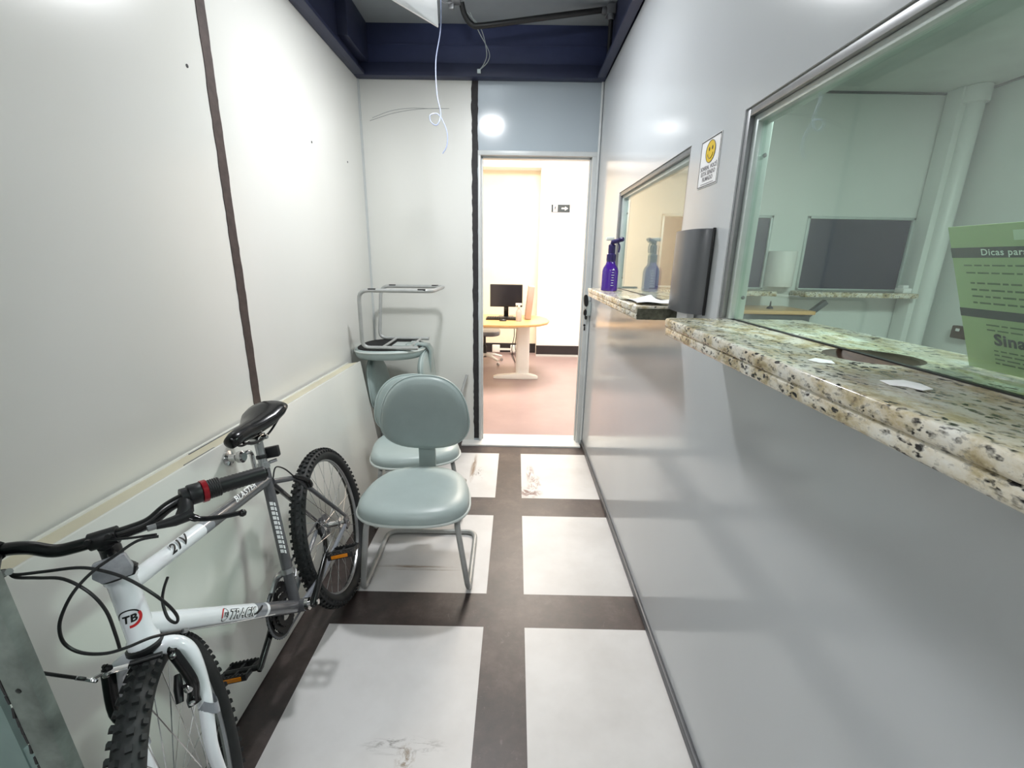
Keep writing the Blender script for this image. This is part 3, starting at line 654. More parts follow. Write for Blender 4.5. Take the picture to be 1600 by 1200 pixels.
# ================================================================= WALL ITEMS RIGHT
# towel dispenser between the windows
do2 = V((XR, 1.46, 1.306)); e = empty('towel_dispenser', do2); tag(e, 'dark grey rounded towel dispenser between the two counter windows', 'towel dispenser')
def dprof(s_=1, off=0): return [(-.108 * s_, 0)] + [(-.108 * s_ * math.copysign(abs(math.cos(PI * j / 24)) ** .75, math.cos(PI * j / 24)), (.060 * s_ + off) * math.sin(PI * j / 24) ** .75) for j in range(1, 24)] + [(.108 * s_, 0)]
b = MB(do2); b.prism(dprof(), (XR - .001, 1.4545, 1.308), (0, -1, 0), (-1, 0, 0), (0, 0, .247)); b.build('cover', 'towel', e, .004)
b = MB(do2); b.bb(XR - .010, XR - .001, 1.3445, 1.3475, 1.306, 1.557); b.build('back_plate', 'black', e, .002)
b = MB(do2); b.bb(XR - .03, XR - .008, 1.41, 1.50, 1.275, 1.309); b.build('paper_end', 'paper', e)
# smiley notice
so_ = V((XR - .001, 1.455, 1.75)); e = empty('smiley_notice', so_); tag(e, 'white notice with a yellow smiling face on the wall between the windows', 'sign')
x_ = XR - .0015; y0, y1, z0, z1 = 1.387, 1.526, 1.682, 1.817
MB(so_).bb(x_ - .001, x_ + .001, y0, y1, z0, z1).build('plate', 'paper', e)
b = MB(so_); xx = x_ - .0014
for q in ((y0 + .002, y1 - .002, z0 + .002, z0 + .004), (y0 + .002, y1 - .002, z1 - .005, z1 - .002), (y0 + .002, y0 + .0035, z0 + .002, z1 - .002), (y1 - .0035, y1 - .002, z0 + .002, z1 - .002)): b.bb(xx - .0004, xx, *q)
b.build('border', 'ink', e)
cy, cz = 1.452, 1.7775
def disc(mb, y, z, ry, rz, lift, n=32): return mb.prism(ell(n, ry, rz), (xx - lift, y, z), (0, 1, 0), (0, 0, 1), (-.0003, 0, 0))
b = MB(so_); disc(b, cy, cz, .033, .030, 0); fa = b.build('smiling_face', 'yellow', e)
b = MB(so_); disc(b, cy + .010, cz + .008, .0035, .0055, .0006, 16); disc(b, cy - .012, cz + .008, .0035, .0055, .0006, 16)
b.tube([(xx - .0006, cy + .019 * math.cos(a), cz - .001 + .018 * math.sin(a)) for a in [PI + PI * (.08 + .84 * i / 14) for i in range(15)]], .0009, 6)
b.tube([(xx - .0005, cy + .033 * math.cos(a), cz + .030 * math.sin(a)) for a in [2 * PI * i / 40 for i in range(40)]], .0008, 6, loop=True)
b.build('face_lines', 'ink', fa)
b = MB(so_)
for tx, zz, s_ in (('SORRIA, VOCÊ', 1.730, .0165), ('ESTÁ SENDO', 1.7145, .0165), ('FILMADO', 1.699, .0165)): flat_text(b, tx, (xx - .0004, 1.455, zz), (0, -1, 0), (0, 0, 1), s_, align='CENTER', bold=.0003)
b.bb(xx - .0005, xx - .0002, 1.41, 1.50, 1.690, 1.6915)
b.build('lettering', 'grey_ink', e)
# spray bottle
bo_ = V((.492, 2.40, 1.31)); e = empty('spray_bottle', bo_); tag(e, 'purple plastic spray bottle on the counter beside the door', 'bottle')
MB(bo_).lathe([(.040, .001), (.043, .006), (.042, .02), (.042, .10), (.038, .118), (.026, .135), (.022, .15), (.021, .165)], bo_, n=28).build('bottle', 'purple', e, smooth=60)
b = MB(bo_); b.lathe([(.024, .150), (.024, .185), (.018, .19), (.018, .23), (.014, .235)], bo_, n=20); b.build('collar', 'indigo', e)
b = MB(bo_); b.tube([bo_ + V((0, 0, .23)), bo_ + V((0, -.01, .245)), bo_ + V((.03, -.03, .255))], .012, 10); b.lathe([(.011, 0), (.012, .01), (.010, .018)], bo_ + V((.032, -.034, .257)), (.7, -.7, .1), 12)
b.tube(smooth_path([bo_ + V((.02, -.02, .25)), bo_ + V((.033, -.03, .225)), bo_ + V((.030, -.028, .195))]), .004, 8); b.build('trigger', 'indigo', e)
b = MB(bo_)
b.box(bo_ + V((-.012, 0, .262)), (.04, .022, .018)); b.build('trigger_cover', 'white', e, .004)
b = MB(bo_)
for j in range(7):
    a = -PI / 2 - .05; b.box(bo_ + V((math.cos(a) * .0425 + .008, math.sin(a) * .0425, .03 + j * .013)), (.014 if j % 2 == 0 else .010, .0012, .0022))
b.build('scale_marks', 'inkw', e)
# paper on the far counter
q = MB((.50, 1.72, 1.311)); n = 14; vs = []; fs = []
for i in range(n + 1):
    for j in range(n + 1):
        u, v_ = i / n, j / n; x = .435 + .125 * u + .01 * math.sin(v_ * 5); y = 1.612 + .26 * v_ - .03 * u
        z = 1.3115 + .004 * (1 + math.sin(u * 5 + v_ * 3)) + .016 * max(0, u - .55) * (1 + math.sin(v_ * 7)) + .012 * max(0, .25 - v_)
        vs.append(V((x, y, z)))
for i in range(n):
    for j in range(n): a = i * (n + 1) + j; fs.append((a, a + n + 1, a + n + 2, a + 1))
q.add(vs, fs); q.add([p - V((0, 0, .0008)) for p in vs], [tuple(reversed(f)) for f in fs]); tag(q.build('paper_sheet', 'paper'), 'crumpled white paper sheet on the far granite counter', 'paper')
def scrap(pts, label):
    c = V((sum(p[0] for p in pts) / len(pts), sum(p[1] for p in pts) / len(pts), 1.3105)); q = MB(c)
    q.prism(pts, (0, 0, 1.3105), (1, 0, 0), (0, 1, 0), (0, 0, .0012)); tag(q.build('paper_scrap', 'paper', bevel=.0003), label, 'paper scrap')
scrap([(.487, .575), (.520, .578), (.528, .560), (.522, .535), (.503, .528), (.498, .545), (.482, .552)], 'torn white paper scrap on the near granite counter, the larger one')
scrap([(.470, .70), (.492, .715), (.505, .695), (.497, .675), (.476, .68)], 'small white paper flake beside the coin dip of the near counter')

# ================================================================= OVERHEAD CLUTTER
q = MB((-.6, 2.8, 2.75)); a0, a1, a2, a3 = V((-.444, 2.80, 2.652)), V((-.452, 2.80, 2.91)), V((-1.0, 2.55, 2.91)), V((-.74, 2.74, 2.765))
pl = [a0, a1, V((-.95, 2.6, 2.915)), V((-.85, 2.7, 2.82))]
nr = (pl[1] - pl[0]).cross(pl[2] - pl[0]).normalized(); q.rings([[p for p in pl], [p + nr * .012 for p in pl]])
tag(q.build('hanging_ceiling_board', 'officew', bevel=.001), 'broken white ceiling board hanging down at the top edge', 'board')
q = MB((-.44, 2.8, 2.65)); q.tube(smooth_path([V((-.425, 2.78, 2.90)), V((-.425, 2.78, 2.66)), V((-.46, 2.8, 2.50)), V((-.458, 2.8, 2.34)), V((-.44, 2.8, 2.245)), V((-.46, 2.79, 2.185)), V((-.495, 2.8, 2.20)), V((-.50, 2.8, 2.235)), V((-.46, 2.81, 2.245)), V((-.425, 2.8, 2.20)), V((-.405, 2.8, 2.14)), V((-.41, 2.8, 2.08)), V((-.435, 2.8, 2.04))], 8), .0032, 8)
tag(q.build('hanging_cable', 'cablew'), 'thin pale cable hanging with a loop in front of the rear wall', 'cable')
q = MB((-.27, 3.3, 2.6)); q.tube(smooth_path([V((-.30, 3.1, 2.86)), V((-.25, 3.15, 2.78)), V((-.20, 3.3, 2.74)), V((-.21, 3.34, 2.70)), V((-.262, 3.345, 2.655))], 6), .0025, 6); q.tube(smooth_path([V((-.32, 3.1, 2.86)), V((-.24, 3.15, 2.80)), V((-.215, 3.3, 2.735)), V((-.235, 3.345, 2.69)), V((-.266, 3.348, 2.655))], 6), .0025, 6); q.box((-.268, 3.342, 2.645), (.022, .012, .022))
tag(q.build('loose_wire_pair', 'alul'), 'pair of thin loose wires ending in a small white connector above the door joint', 'wire')
e = empty('conduit', (.1, 3.15, 2.85)); co3 = V((.1, 3.15, 2.85)); tag(e, 'black bent conduit crossing under the ceiling above the door', 'conduit')
b = MB(co3); b.tube(smooth_path([V((-.345, 3.05, 2.885)), V((-.33, 3.08, 2.84)), V((-.29, 3.10, 2.80)), V((-.22, 3.10, 2.795)), V((.15, 3.11, 2.845)), V((.50, 3.12, 2.892))], 6), .016, 12); b.build('pipe', 'black', e)
b = MB(co3); b.box((.530, 3.12, 2.885), (.05, .075, .05)); b.lathe([(.020, 0), (.020, .03)], (.532, 3.10, 2.86), (0, 0, -1), 14); b.lathe([(.02, 0), (.02, .03)], (.507, 3.12, 2.885), (-1, 0, 0), 14); b.build('junction_box', 'rail', e, .004)
b = MB(co3); b.tube([V((.532, 3.10, 2.84)), V((.532, 3.10, 2.65))], .014, 12); b.build('drop_pipe', 'black', e)
q = MB((-.37, 3.0, 2.88)); q.box((-.37, 3.0, 2.885), (.05, .06, .05)); q.box((-.40, 3.02, 2.86), (.03, .03, .05)); q.tube(smooth_path([(-.37, 3.0, 2.87), (-.43, 2.98, 2.845), (-.48, 2.96, 2.88)]), .003, 6); q.tube(smooth_path([(-.38, 3.0, 2.87), (-.42, 3.0, 2.86), (-.50, 2.96, 2.86)]), .003, 6)
tag(q.build('wire_connector_block', 'alu', bevel=.003), 'grey connector block with stray wires at the top centre', 'connector')

# ================================================================= BICYCLE
g = {'x0': -0.714, 'y0': 1.698, 'yaw': 0.093, 'lean': 0.20, 'R0': 0.332, 'bbs': 0.446, 'bbh': 0.302, 'scs': 0.336, 'sch': 0.753, 'hts': 0.931, 'hth': 0.841, 'hbs': 0.952, 'hbh': 0.68, 'steer': 0.405, 'rake': 0.026, 'forkL': 0.352, 'stemA': 0.08, 'stemF': 0.01}
O = V((g['x0'], g['y0'], .010)); Fw = V((math.sin(g['yaw']), -math.cos(g['yaw']), 0)); sd = V((math.cos(g['yaw']), math.sin(g['yaw']), 0))
BU = V((0, 0, 1)) * math.cos(g['lean']) - sd * math.sin(g['lean']); BW = sd * math.cos(g['lean']) + V((0, 0, 1)) * math.sin(g['lean'])
def B(s, h, w=0): return O + Fw * s + BU * h + BW * w
hb = B(g['hbs'], g['hbh']); ht = B(g['hts'], g['hth']); SA = (ht - hb).normalized()
f0 = (Fw - SA * Fw.dot(SA)).normalized(); ca, sa = math.cos(g['steer']), math.sin(g['steer'])
SF = f0 * ca + BW * sa; SW = BW * ca - f0 * sa
HUBF = hb - SA * g['forkL'] + SF * g['rake']; CL = ht + SA * g['stemA'] + SF * g['stemF']; HUBR = B(0, g['R0'])
BB = B(g['bbs'], g['bbh']); SC = B(g['scs'], g['sch'])
bo = V((-.70, 1.2, 0)); bk = empty('bicycle', bo); tag(bk, 'white and charcoal mountain bicycle leaning against the white door leaf', 'bicycle')
def mb(): return MB(bo)
fr = mb()
def seg_tube(b, a, c, r0, r1, splits, n=40):   # splits: [(t_end, material)]
    t0 = 0
    for t1, mi in splits:
        b.tube([a.lerp(c, t0), a.lerp(c, t1)], [r0 + (r1 - r0) * t0, r0 + (r1 - r0) * t1], n, mi); t0 = t1
tt0 = hb.lerp(ht, .80); dt0 = hb.lerp(ht, .26)
seg_tube(fr, tt0, SC - BU * .02, .0195, .0165, [(.40, 0), (.46, 2), (1, 1)])
seg_tube(fr, dt0, BB, .0235, .021, [(.60, 0), (.68, 2), (.70, 0), (1, 1)])
seg_tube(fr, BB, SC + (SC - BB).normalized() * .02, .0175, .0165, [(1, 1)])
fr.tube([hb, hb.lerp(ht, .08), hb.lerp(ht, .12), hb.lerp(ht, .88), hb.lerp(ht, .92), ht], [.028, .028, .0245, .0245, .028, .028], 22, 0)
fr.tube([BB - BW * .036, BB + BW * .036], .021, 20, 1)
for s_ in (-1, 1):
    dr = HUBR + BW * .062 * s_
    fr.tube([BB + BW * .022 * s_ - Fw * .01, BB + BW * .042 * s_ - Fw * .12, dr + Fw * .03], [.012, .011, .008], 10, 2)
    fr.tube([SC - BU * .03 + BW * .014 * s_, SC - BU * .07 - Fw * .09 + BW * .045 * s_, dr + BU * .03], [.010, .010, .007], 10, 1)
    fr.box(dr, (.006, .045, .05), Matrix((tuple(BW), tuple(Fw), tuple(BU))).transposed(), 1)
fr.tube([SC - BU * .068 - Fw * .085 + BW * -.045, SC - BU * .068 - Fw * .085 + BW * .045], .008, 10, 1)
frame = fr.build('frame', ['bwhite', 'bgrey', 'bsilver'], bk, smooth=50)
# frame graphics
def camN(P): return (CAM - V(P)).normalized()
dtd = (BB - dt0).normalized(); ttd = (SC - tt0).normalized(); LT = (BB - dt0).length
def decal(name, txt, P, D, r, size, m, y=0, **k):
    vs, fs = text_mesh(txt, size, cut=.0025, **k); b = mb(); wrap2d(b, [(a, c + y) for a, c in vs], fs, P, D, camN(P), r, 0); return b.build(name, m, frame)
def strokes(name, polys, P, D, r, m):
    b = mb()
    for pl_ in polys:
        vs = pl_; k_ = len(vs) // 2
        wrap2d(b, vs, [(i, i + 1, k_ * 2 - 2 - i, k_ * 2 - 1 - i) for i in range(k_ - 1)], P, D, camN(P), r)
    return b.build(name, m, frame)
def arc(cx, cy, rx, ry, a0, a1, w_, n=20):
    o = [(cx + (rx) * math.cos(a), cy + (ry) * math.sin(a)) for a in [a0 + (a1 - a0) * i / n for i in range(n + 1)]]
    i_ = [(cx + (rx - w_) * math.cos(a), cy + (ry - w_) * math.sin(a)) for a in [a0 + (a1 - a0) * i / n for i in range(n + 1)]]
    return o + i_[::-1]
P = dt0 + dtd * (LT * .47); RD = .0233
strokes('badge_ring', [arc(-.062, 0, .0125, .017, -PI * .9, PI * .6, .0016)], P, dtd, RD + .0004, 'ink')
strokes('badge_red_arc', [arc(-.062, 0, .0135, .018, PI * .6, PI * 1.15, .004)], P, dtd, RD + .0005, 'redp')
decal('badge_lettering', 'TB', P - dtd * .0695, dtd, RD + .0006, .0155, 'ink', y=-.0055, shear=.3, bold=.0004)
decal('track_outline', 'TRACK', P - dtd * .044, dtd, RD + .0004, .033, 'ink', y=-.012, shear=.25, bold=.0021, sx=1.0)
decal('track_lettering', 'TRACK', P - dtd * .044, dtd, RD + .0009, .033, 'inkw', y=-.012, shear=.25, bold=.0002, sx=1.0)
strokes('swoosh', [[(.055, -.010), (.075, -.004), (.095, .008), (.108, .016), (.112, .013), (.100, .002), (.085, -.008), (.055, -.012)]], P, dtd, RD + .0005, 'ink')
P = tt0 + ttd * ((SC - tt0).length * .24)
decal('gear_count_outline', '21V', P - ttd * .03, ttd, .0188, .034, 'inkw', y=-.012, shear=.35, bold=.002)
decal('gear_count_lettering', '21V', P - ttd * .03, ttd, .0193, .034, 'ink', y=-.012, shear=.35, bold=.001)
P = tt0 + ttd * ((SC - tt0).length * .66)
decal('blaster_lettering', 'BLASTER', P - ttd * .012, ttd, .0180, .027, 'inkw', y=-.012, shear=.2, bold=.0004, sx=1.05)
hm = hb.lerp(ht, .44)
def around(v_, off=.010): return [(y, -(x - off)) for x, y in v_]        # lettering that runs round the head tube
strokes('head_badge_ring', [around(arc(0, 0, .021, .019, -PI * .1, PI * 1.0, .0028))], hm, SA, .0250, 'ink')
strokes('head_badge_red_arc', [around(arc(0, 0, .022, .020, -PI * .55, PI * .12, .0055))], hm, SA, .0252, 'redp')
vs, fs = text_mesh('TB', .021, cut=.002, shear=.2, bold=.0008); b = mb(); wrap2d(b, around([(x - .013, y - .008) for x, y in vs]), fs, hm, SA, camN(hm), .0253); b.build('head_badge_lettering', 'ink', frame)
std = (BB - SC).normalized(); P = SC + std * .09; b = mb()
zig = []
for i in range(11): zig.append([(i * .0165, -.008), (i * .0165 + .012, -.008), (i * .0165 + .015, .002), (i * .0165 + .003, .002)]); 
for q_ in zig: wrap2d(b, q_, [(0, 1, 2, 3)], P, std, camN(P), .0180)
for q_ in zig: wrap2d(b, [(x + .005, y * .5 + .008) for x, y in q_], [(0, 1, 2, 3)], P, std, camN(P), .0180)
b.build('seat_tube_pattern', 'inkw', frame)
# seat post, clamp, reflector, saddle
st = (SC - BB).normalized(); P1 = SC + st * .115
b = mb(); b.tube([SC, P1], .0138, 16); b.build('seat_post', 'steel', bk)
b = mb(); b.lathe([(.019, 0), (.019, .02)], SC + st * .022, st, 16); b.tube([SC + st * .03 - Fw * .02, SC + st * .03 - Fw * .035 + BW * .03], .006, 8); b.build('seat_clamp', 'steel', bk)
b = mb(); rc = SC + st * .062; R9 = Matrix((tuple(BW), tuple(Fw), tuple(st))).transposed(); b.lathe([(.0175, 0), (.0175, .014)], rc - st * .007, st, 14); b.box(rc - Fw * .028 + BW * .022, (.05, .018, .036), R9); b.build('rear_reflector', 'black', bk, .003)
b = mb(); b.box(P1 + st * .008, (.032, .05, .022), R9); b.tube([P1 + st * .01 - BW * .026, P1 + st * .01 + BW * .034], .008, 10); b.build('saddle_clamp', 'chrome', bk, .004)
sb_ = mb(); sadS = P1 + st * .045; rs = []
Fs = (Fw * 1 + BU * .0).normalized(); Us = Fs.cross(BW).normalized(); Us = Us if Us.z > 0 else -Us
prof = [(.155, .010, .012, .000), (.150, .020, .019, .001), (.12, .026, .023, .003), (.07, .031, .026, .001), (.01, .046, .028, -.002), (-.04, .066, .031, .002), (-.08, .078, .033, .012), (-.108, .076, .032, .018), (-.122, .062, .026, .020), (-.128, .034, .016, .020)]
for x, hw, th, rz_ in prof:
    rs.append([sadS + Fs * x + BW * (hw * math.copysign(abs(math.cos(q)) ** .8, math.cos(q))) + Us * (rz_ + .012 + (th * math.sin(q) if math.sin(q) > 0 else th * 1.15 * math.sin(q)) * (1 - .25 * abs(math.cos(q)))) for q in [2 * PI * j / 24 for j in range(24)]])
sb_.rings(rs); sad = sb_.build('saddle', 'blackg', bk, smooth=60)
b = mb()
for s_ in (-1, 1): b.tube(smooth_path([sadS + Fs * .11 + BW * .012 * s_ - Us * .010, sadS + Fs * .06 + BW * .02 * s_ - Us * .032, sadS + Fs * -.03 + BW * .022 * s_ - Us * .034, sadS - Fs * .085 + BW * .04 * s_ - Us * .006]), .0038, 8)
b.build('rails', 'black', sad)
# wheels
def wheel(hub, F_, W_, U_, name, nspk=32, label=None):
    R_ = g['R0'] - .026
    b = mb(); b.rings([[hub + (F_ * math.cos(q) + U_ * math.sin(q)) * (R_ + dr) + W_ * dw for dr, dw in ((-.012, -.011), (-.012, .011), (-.027, .006), (-.030, 0), (-.027, -.006))] for q in [2 * PI * i / 72 for i in range(72)]], loop=True)
    wh = b.build(name, 'steel', bk, smooth=30, label=label)
    b = mb(); b.rings([[hub + (F_ * math.cos(q) + U_ * math.sin(q)) * (R_ + .024 * math.cos(t)) + W_ * (.0265 * math.sin(t)) for t in [2 * PI * j / 14 for j in range(14)]] for q in [2 * PI * i / 96 for i in range(96)]], loop=True)
    N = 76
    for i in range(N):
        for row, (dw, rr, lx, wx) in enumerate(((-.0225, .012, .010, .009), (-.009, .0235, .011, .010), (.009, .0235, .011, .010), (.0225, .012, .010, .009))):
            q = 2 * PI * (i + (.5 if row in (1, 3) else 0)) / N; rad = F_ * math.cos(q) + U_ * math.sin(q); tan = U_ * math.cos(q) - F_ * math.sin(q)
            tilt = math.atan2(dw, rr + .006); nrm_ = (rad * math.cos(tilt) + W_ * math.sin(tilt)); wd = (W_ * math.cos(tilt) - rad * math.sin(tilt))
            c_ = hub + rad * (R_ + rr) + W_ * dw
            b.box(c_ + nrm_ * .002, (lx, wx, .009), Matrix((tuple(tan), tuple(wd), tuple(nrm_))).transposed())
    b.build('tyre', 'rubber', wh)
    b = mb(); b.lathe([(.008, -.058), (.008, -.036), (.022, -.034), (.022, -.030), (.012, -.026), (.012, .026), (.022, .030), (.022, .034), (.008, .036), (.008, .058)], hub, W_, 20); b.lathe([(.004, -.07), (.009, -.068), (.009, -.060), (.004, -.058), (.004, .058), (.009, .060), (.009, .068), (.004, .072)], hub, W_, 12); b.build('hub', 'chrome', wh)
    for i in range(nspk):
        s_ = 1 if i % 2 else -1; q = 2 * PI * i / nspk; q2 = q + (.55 if (i // 2) % 2 else -.55)
        a = hub + (F_ * math.cos(q2) + U_ * math.sin(q2)) * .020 + W_ * .032 * s_; c_ = hub + (F_ * math.cos(q) + U_ * math.sin(q)) * (R_ - .026)
        sp = MB(bo); sp.tube([a, c_], .0011, 5); sp.build('spoke', 'chrome', wh)
    return wh
UpF = SW.cross(SF).normalized(); UpF = UpF if UpF.z > 0 else -UpF
wheel(HUBR, Fw, BW, BU, 'rear_wheel'); wheel(HUBF, SF, SW, UpF, 'front_wheel')
# fork
fk = mb(); cr = hb - SA * .015
fk.tube([hb - SA * .002, hb - SA * .045], .021, 18)
for s_ in (-1, 1):
    e_ = HUBF + SW * .056 * s_
    pts = smooth_path([cr - SA * .004, cr - SA * .006 + SW * .03 * s_, cr - SA * .022 + SW * .055 * s_, cr - SA * .06 + SW * .066 * s_, cr - SA * .15 + SW * .064 * s_, cr.lerp(e_, .75) + SW * .012 * s_, e_ + SA * .01], 5)
    n_ = len(pts); fk.tube(pts, [.019 - (.019 - .011) * (i / (n_ - 1)) ** 1.5 for i in range(n_)], 16)
    fk.box(e_, (.006, .024, .034), Matrix((tuple(SW), tuple(SF), tuple(SA))).transposed())
fork = fk.build('fork', 'bwhite', bk, smooth=60)
for s_ in (-1, 1):
    a = cr - SA * .165 + SW * .0655 * s_; c_ = cr - SA * .195 + SW * .064 * s_
    b = mb(); D_ = (c_ - a).normalized(); Nn = (SF - D_ * SF.dot(D_)).normalized(); Sx = Nn.cross(D_)
    b.rings([[a + D_ * (off + .022 * abs(math.cos(q)) ) + (Nn * math.sin(q) + Sx * math.cos(q)) * .0188 for q in [2 * PI * j / 24 for j in range(24)]] for off in (-.012, .014)], closed_ends=False); b.build('fork_stripe', 'bsilver', fork)
# headset, stem, bars
b = mb(); b.lathe([(.030, -.006), (.030, .006), (.024, .014)], ht, SA, 20); b.build('upper_headset', 'black', bk); b = mb(); b.lathe([(.024, 0), (.033, .008), (.033, .016), (.026, .020)], hb - SA * .018, SA, 20); b.build('lower_headset', 'black', bk)
b = mb(); b.tube([ht + SA * .01, ht + SA * .055, CL - SF * .0 - SA * .012], [.0175, .0175, .016], 16); b.lathe([(.0175, -.022), (.0175, .022)], CL, SW, 18); b.tube([ht + SA * .05, CL], .017, 12)
for s_ in (-1, 1): b.lathe([(.005, 0), (.005, .008)], CL + SF * .021 + SA * .008 + SW * .016 * s_, SF, 8)
b.build('stem', 'black', bk)
bp = [(0, 0, 0), (.04, 0, 0), (.075, .004, .002), (.11, .022, .010), (.15, .030, .022), (.20, .027, .042), (.29, .019, .082)]
def bar(w_, a, bk_, s_):
    if s_ < 0 and w_ > .21: w_ = .25
    return CL + SW * w_ * s_ + SA * a - SF * bk_
pts = [bar(*p, -1) for p in reversed(bp[1:])] + [bar(*p, 1) for p in bp]
b = mb(); sp_ = smooth_path(pts, 6); b.tube(sp_, .0122, 16); bars = b.build('handlebar', 'blackg', bk, smooth=60)
for s_ in (-1, 1):
    a, m_, c_ = bar(*bp[4], s_), bar(*bp[5], s_), bar(*bp[6], s_); d = (c_ - m_).normalized()
    b = mb(); n_ = 26; b.tube([m_.lerp(c_, i / n_) - d * .005 for i in range(n_ + 1)] , [.0168 + .0012 * (i % 2) for i in range(n_ + 1)], 18); b.build('grip', 'black', bars, smooth=60)
    q0 = a.lerp(m_, .45 if s_ > 0 else .75); b = mb(); n_ = 14; b.tube([q0.lerp(m_, i / n_) for i in range(n_ + 1)], [.0205 + .0012 * (i % 2) for i in range(n_ + 1)], 20); b.build('twist_shifter', 'black', bars)
    b = mb(); b.tube([q0 - d * .006, q0 + d * .004], .0245, 24); b.build('shifter_ring', 'red', bars)
    b = mb(); b.tube([q0 - d * .03, q0 - d * .006], .0225, 18); b.build('shifter_body', 'black', bars, .002)
    # brake lever: clamp, body, blade
    q1 = q0 - d * .035; dn = (SF * .75 - SA * .65).normalized(); dm = dn if s_ > 0 else (SF * .95 + SA * .1).normalized()
    b = mb(); b.lathe([(.019, 0), (.019, .016)], q1 - d * .008, d, 16); b.tube([q1 + dn * .01, q1 + dn * .035, q1 + dn * .052 - d * .012], [.014, .015, .010], 10)
    b.tube([q1 + dn * .048 + d * .01, q1 + dn * .052 - d * .02, q1 + dn * .05 - d * .05], [.013, .011, .007], 10); lv = b.build('brake_lever', 'black', bars)
    b = mb(); b.tube(smooth_path([q1 + dn * .046 + d * .0, q1 + dm * .066 + d * .022, q1 + dm * .078 + d * .055, q1 + dm * .086 + d * .10]), [.009] * 6 + [.0065] * 13, 10, flat=.7); b.ball(q1 + dm * .088 + d * .103, .0085, 10); b.build('lever_blade', 'blackg', lv)
    b = mb(); b.tube([q1 + dn * .05 - d * .05, q1 + dn * .05 - d * .064], .006, 10); b.build('cable_adjuster', 'steel', lv)
# front reflector
RS = .84; rcen = ht + SA * .040 + SF * .045 + SW * .012
Rr = Matrix((tuple(SW), tuple(SF), tuple((SW.cross(SF)).normalized()))).transposed()
b = mb(); rn = (SF * .93 - SA * .1).normalized(); ru = (SA - rn * SA.dot(rn)).normalized(); rw = SW
b.prism([(x_ * RS, y_ * RS) for x_, y_ in ((-.030, .024), (-.040, -.010), (-.026, -.030), (.030, -.030), (.036, -.012), (.030, .026))], rcen - ru * .01, rw, ru, rn * .012); rf = b.build('front_reflector', 'reflect', bk, .003)
b = mb(); b.prism([(x_ * RS, y_ * RS) for x_, y_ in ((-.028, -.020), (-.020, -.034), (.032, -.034), (.042, -.014), (.034, -.010), (.028, -.022))], rcen - ru * .01 - rn * .006, rw, ru, rn * .014); b.tube([rcen - rn * .01, ht + SA * .05], .008, 8); b.build('reflector_bracket', 'black', rf, .002)
# front v brake
for s_ in (-1, 1):
    boss = cr - SA * .135 + SW * .052 * s_ + SF * .022; top = cr - SA * (.012 if s_ > 0 else -.004) + SW * .052 * s_ + SF * .040; mid = cr - SA * .085 + SW * .064 * s_ + SF * .036
    b = mb(); b.tube(smooth_path([boss - SA * .012, boss, mid, top, top + SA * .01], 5), [.013] * 6 + [.0115] * 10 + [.009] * 5, 12, flat=.62, up=SF); ar = b.build('brake_arm', 'blackg', bk)
    for pp_, rr_ in ((boss + SF * .010, .006), (boss + SA * .035 + SF * .014 + SW * .003 * s_, .008), (top + SF * .006, .006)):
        b = mb(); b.lathe([(rr_, 0), (rr_, .004), (rr_ * .5, .007)], pp_, SF, 12); b.build('bolt', 'chrome', ar)
    pad = boss + SA * .035 - SW * .018 * s_ + SF * .0
    b = mb(); b.tube([pad - SF * .02 + SA * .02, pad, pad + SF * .015 - SA * .022], [.007, .009, .007], 10); b.tube([pad, boss + SA * .035 + SW * .008 * s_], .004, 8); b.build('brake_pad', 'black', ar)
topL = cr - SA * .010 + SW * .052 + SF * .044; topR = cr + SA * .008 - SW * .056 + SF * .044
b = mb(); b.tube([topR, topR.lerp(topL, .35)], .0075, 8, flat=.5); b.tube(smooth_path([topR, topR - SW * .018 - SA * .003, at(150, 1064, .812), at(134, 1061, .81)]), .0035, 8); b.build('brake_noodle', 'chrome', bk)
b = mb(); b.tube([topR.lerp(topL, .38) + SA * .004, topR.lerp(topL, .85) + SA * .006], .0055, 10); b.build('rubber_boot', 'black', bk)
# rear brake, on the seat stays
for s_ in (-1, 1):
    ss0 = SC - BU * .07 - Fw * .09 + BW * .045 * s_; dr = HUBR + BW * .062 * s_ + BU * .03; a = ss0.lerp(dr, .22)
    no = (BU * .7 - Fw * -.6).normalized()
    b = mb(); b.tube(smooth_path([a + no * .012 + BW * .012 * s_, a + no * .055 + BW * .022 * s_, a + no * .095 + BW * .010 * s_, a + no * .11 - BW * .004 * s_]), [.012] * 8 + [.010] * 8 + [.007] * 3, 10, flat=.8); ra = b.build('brake_arm', 'blackg', bk)
    b = mb(); b.lathe([(.006, 0), (.006, .005)], a + no * .02 + BW * .02 * s_, BW * s_, 10); b.build('bolt', 'chrome', ra)
b = mb(); b.tube(smooth_path([SC - BU * .02 + BW * .018, SC.lerp(a + no * .11, .4) + BU * .030 + BW * .004, SC.lerp(a + no * .11, .75) + BU * .028, a + no * .108]), .0025, 8); b.build('rear_brake_cable', 'black', bk)
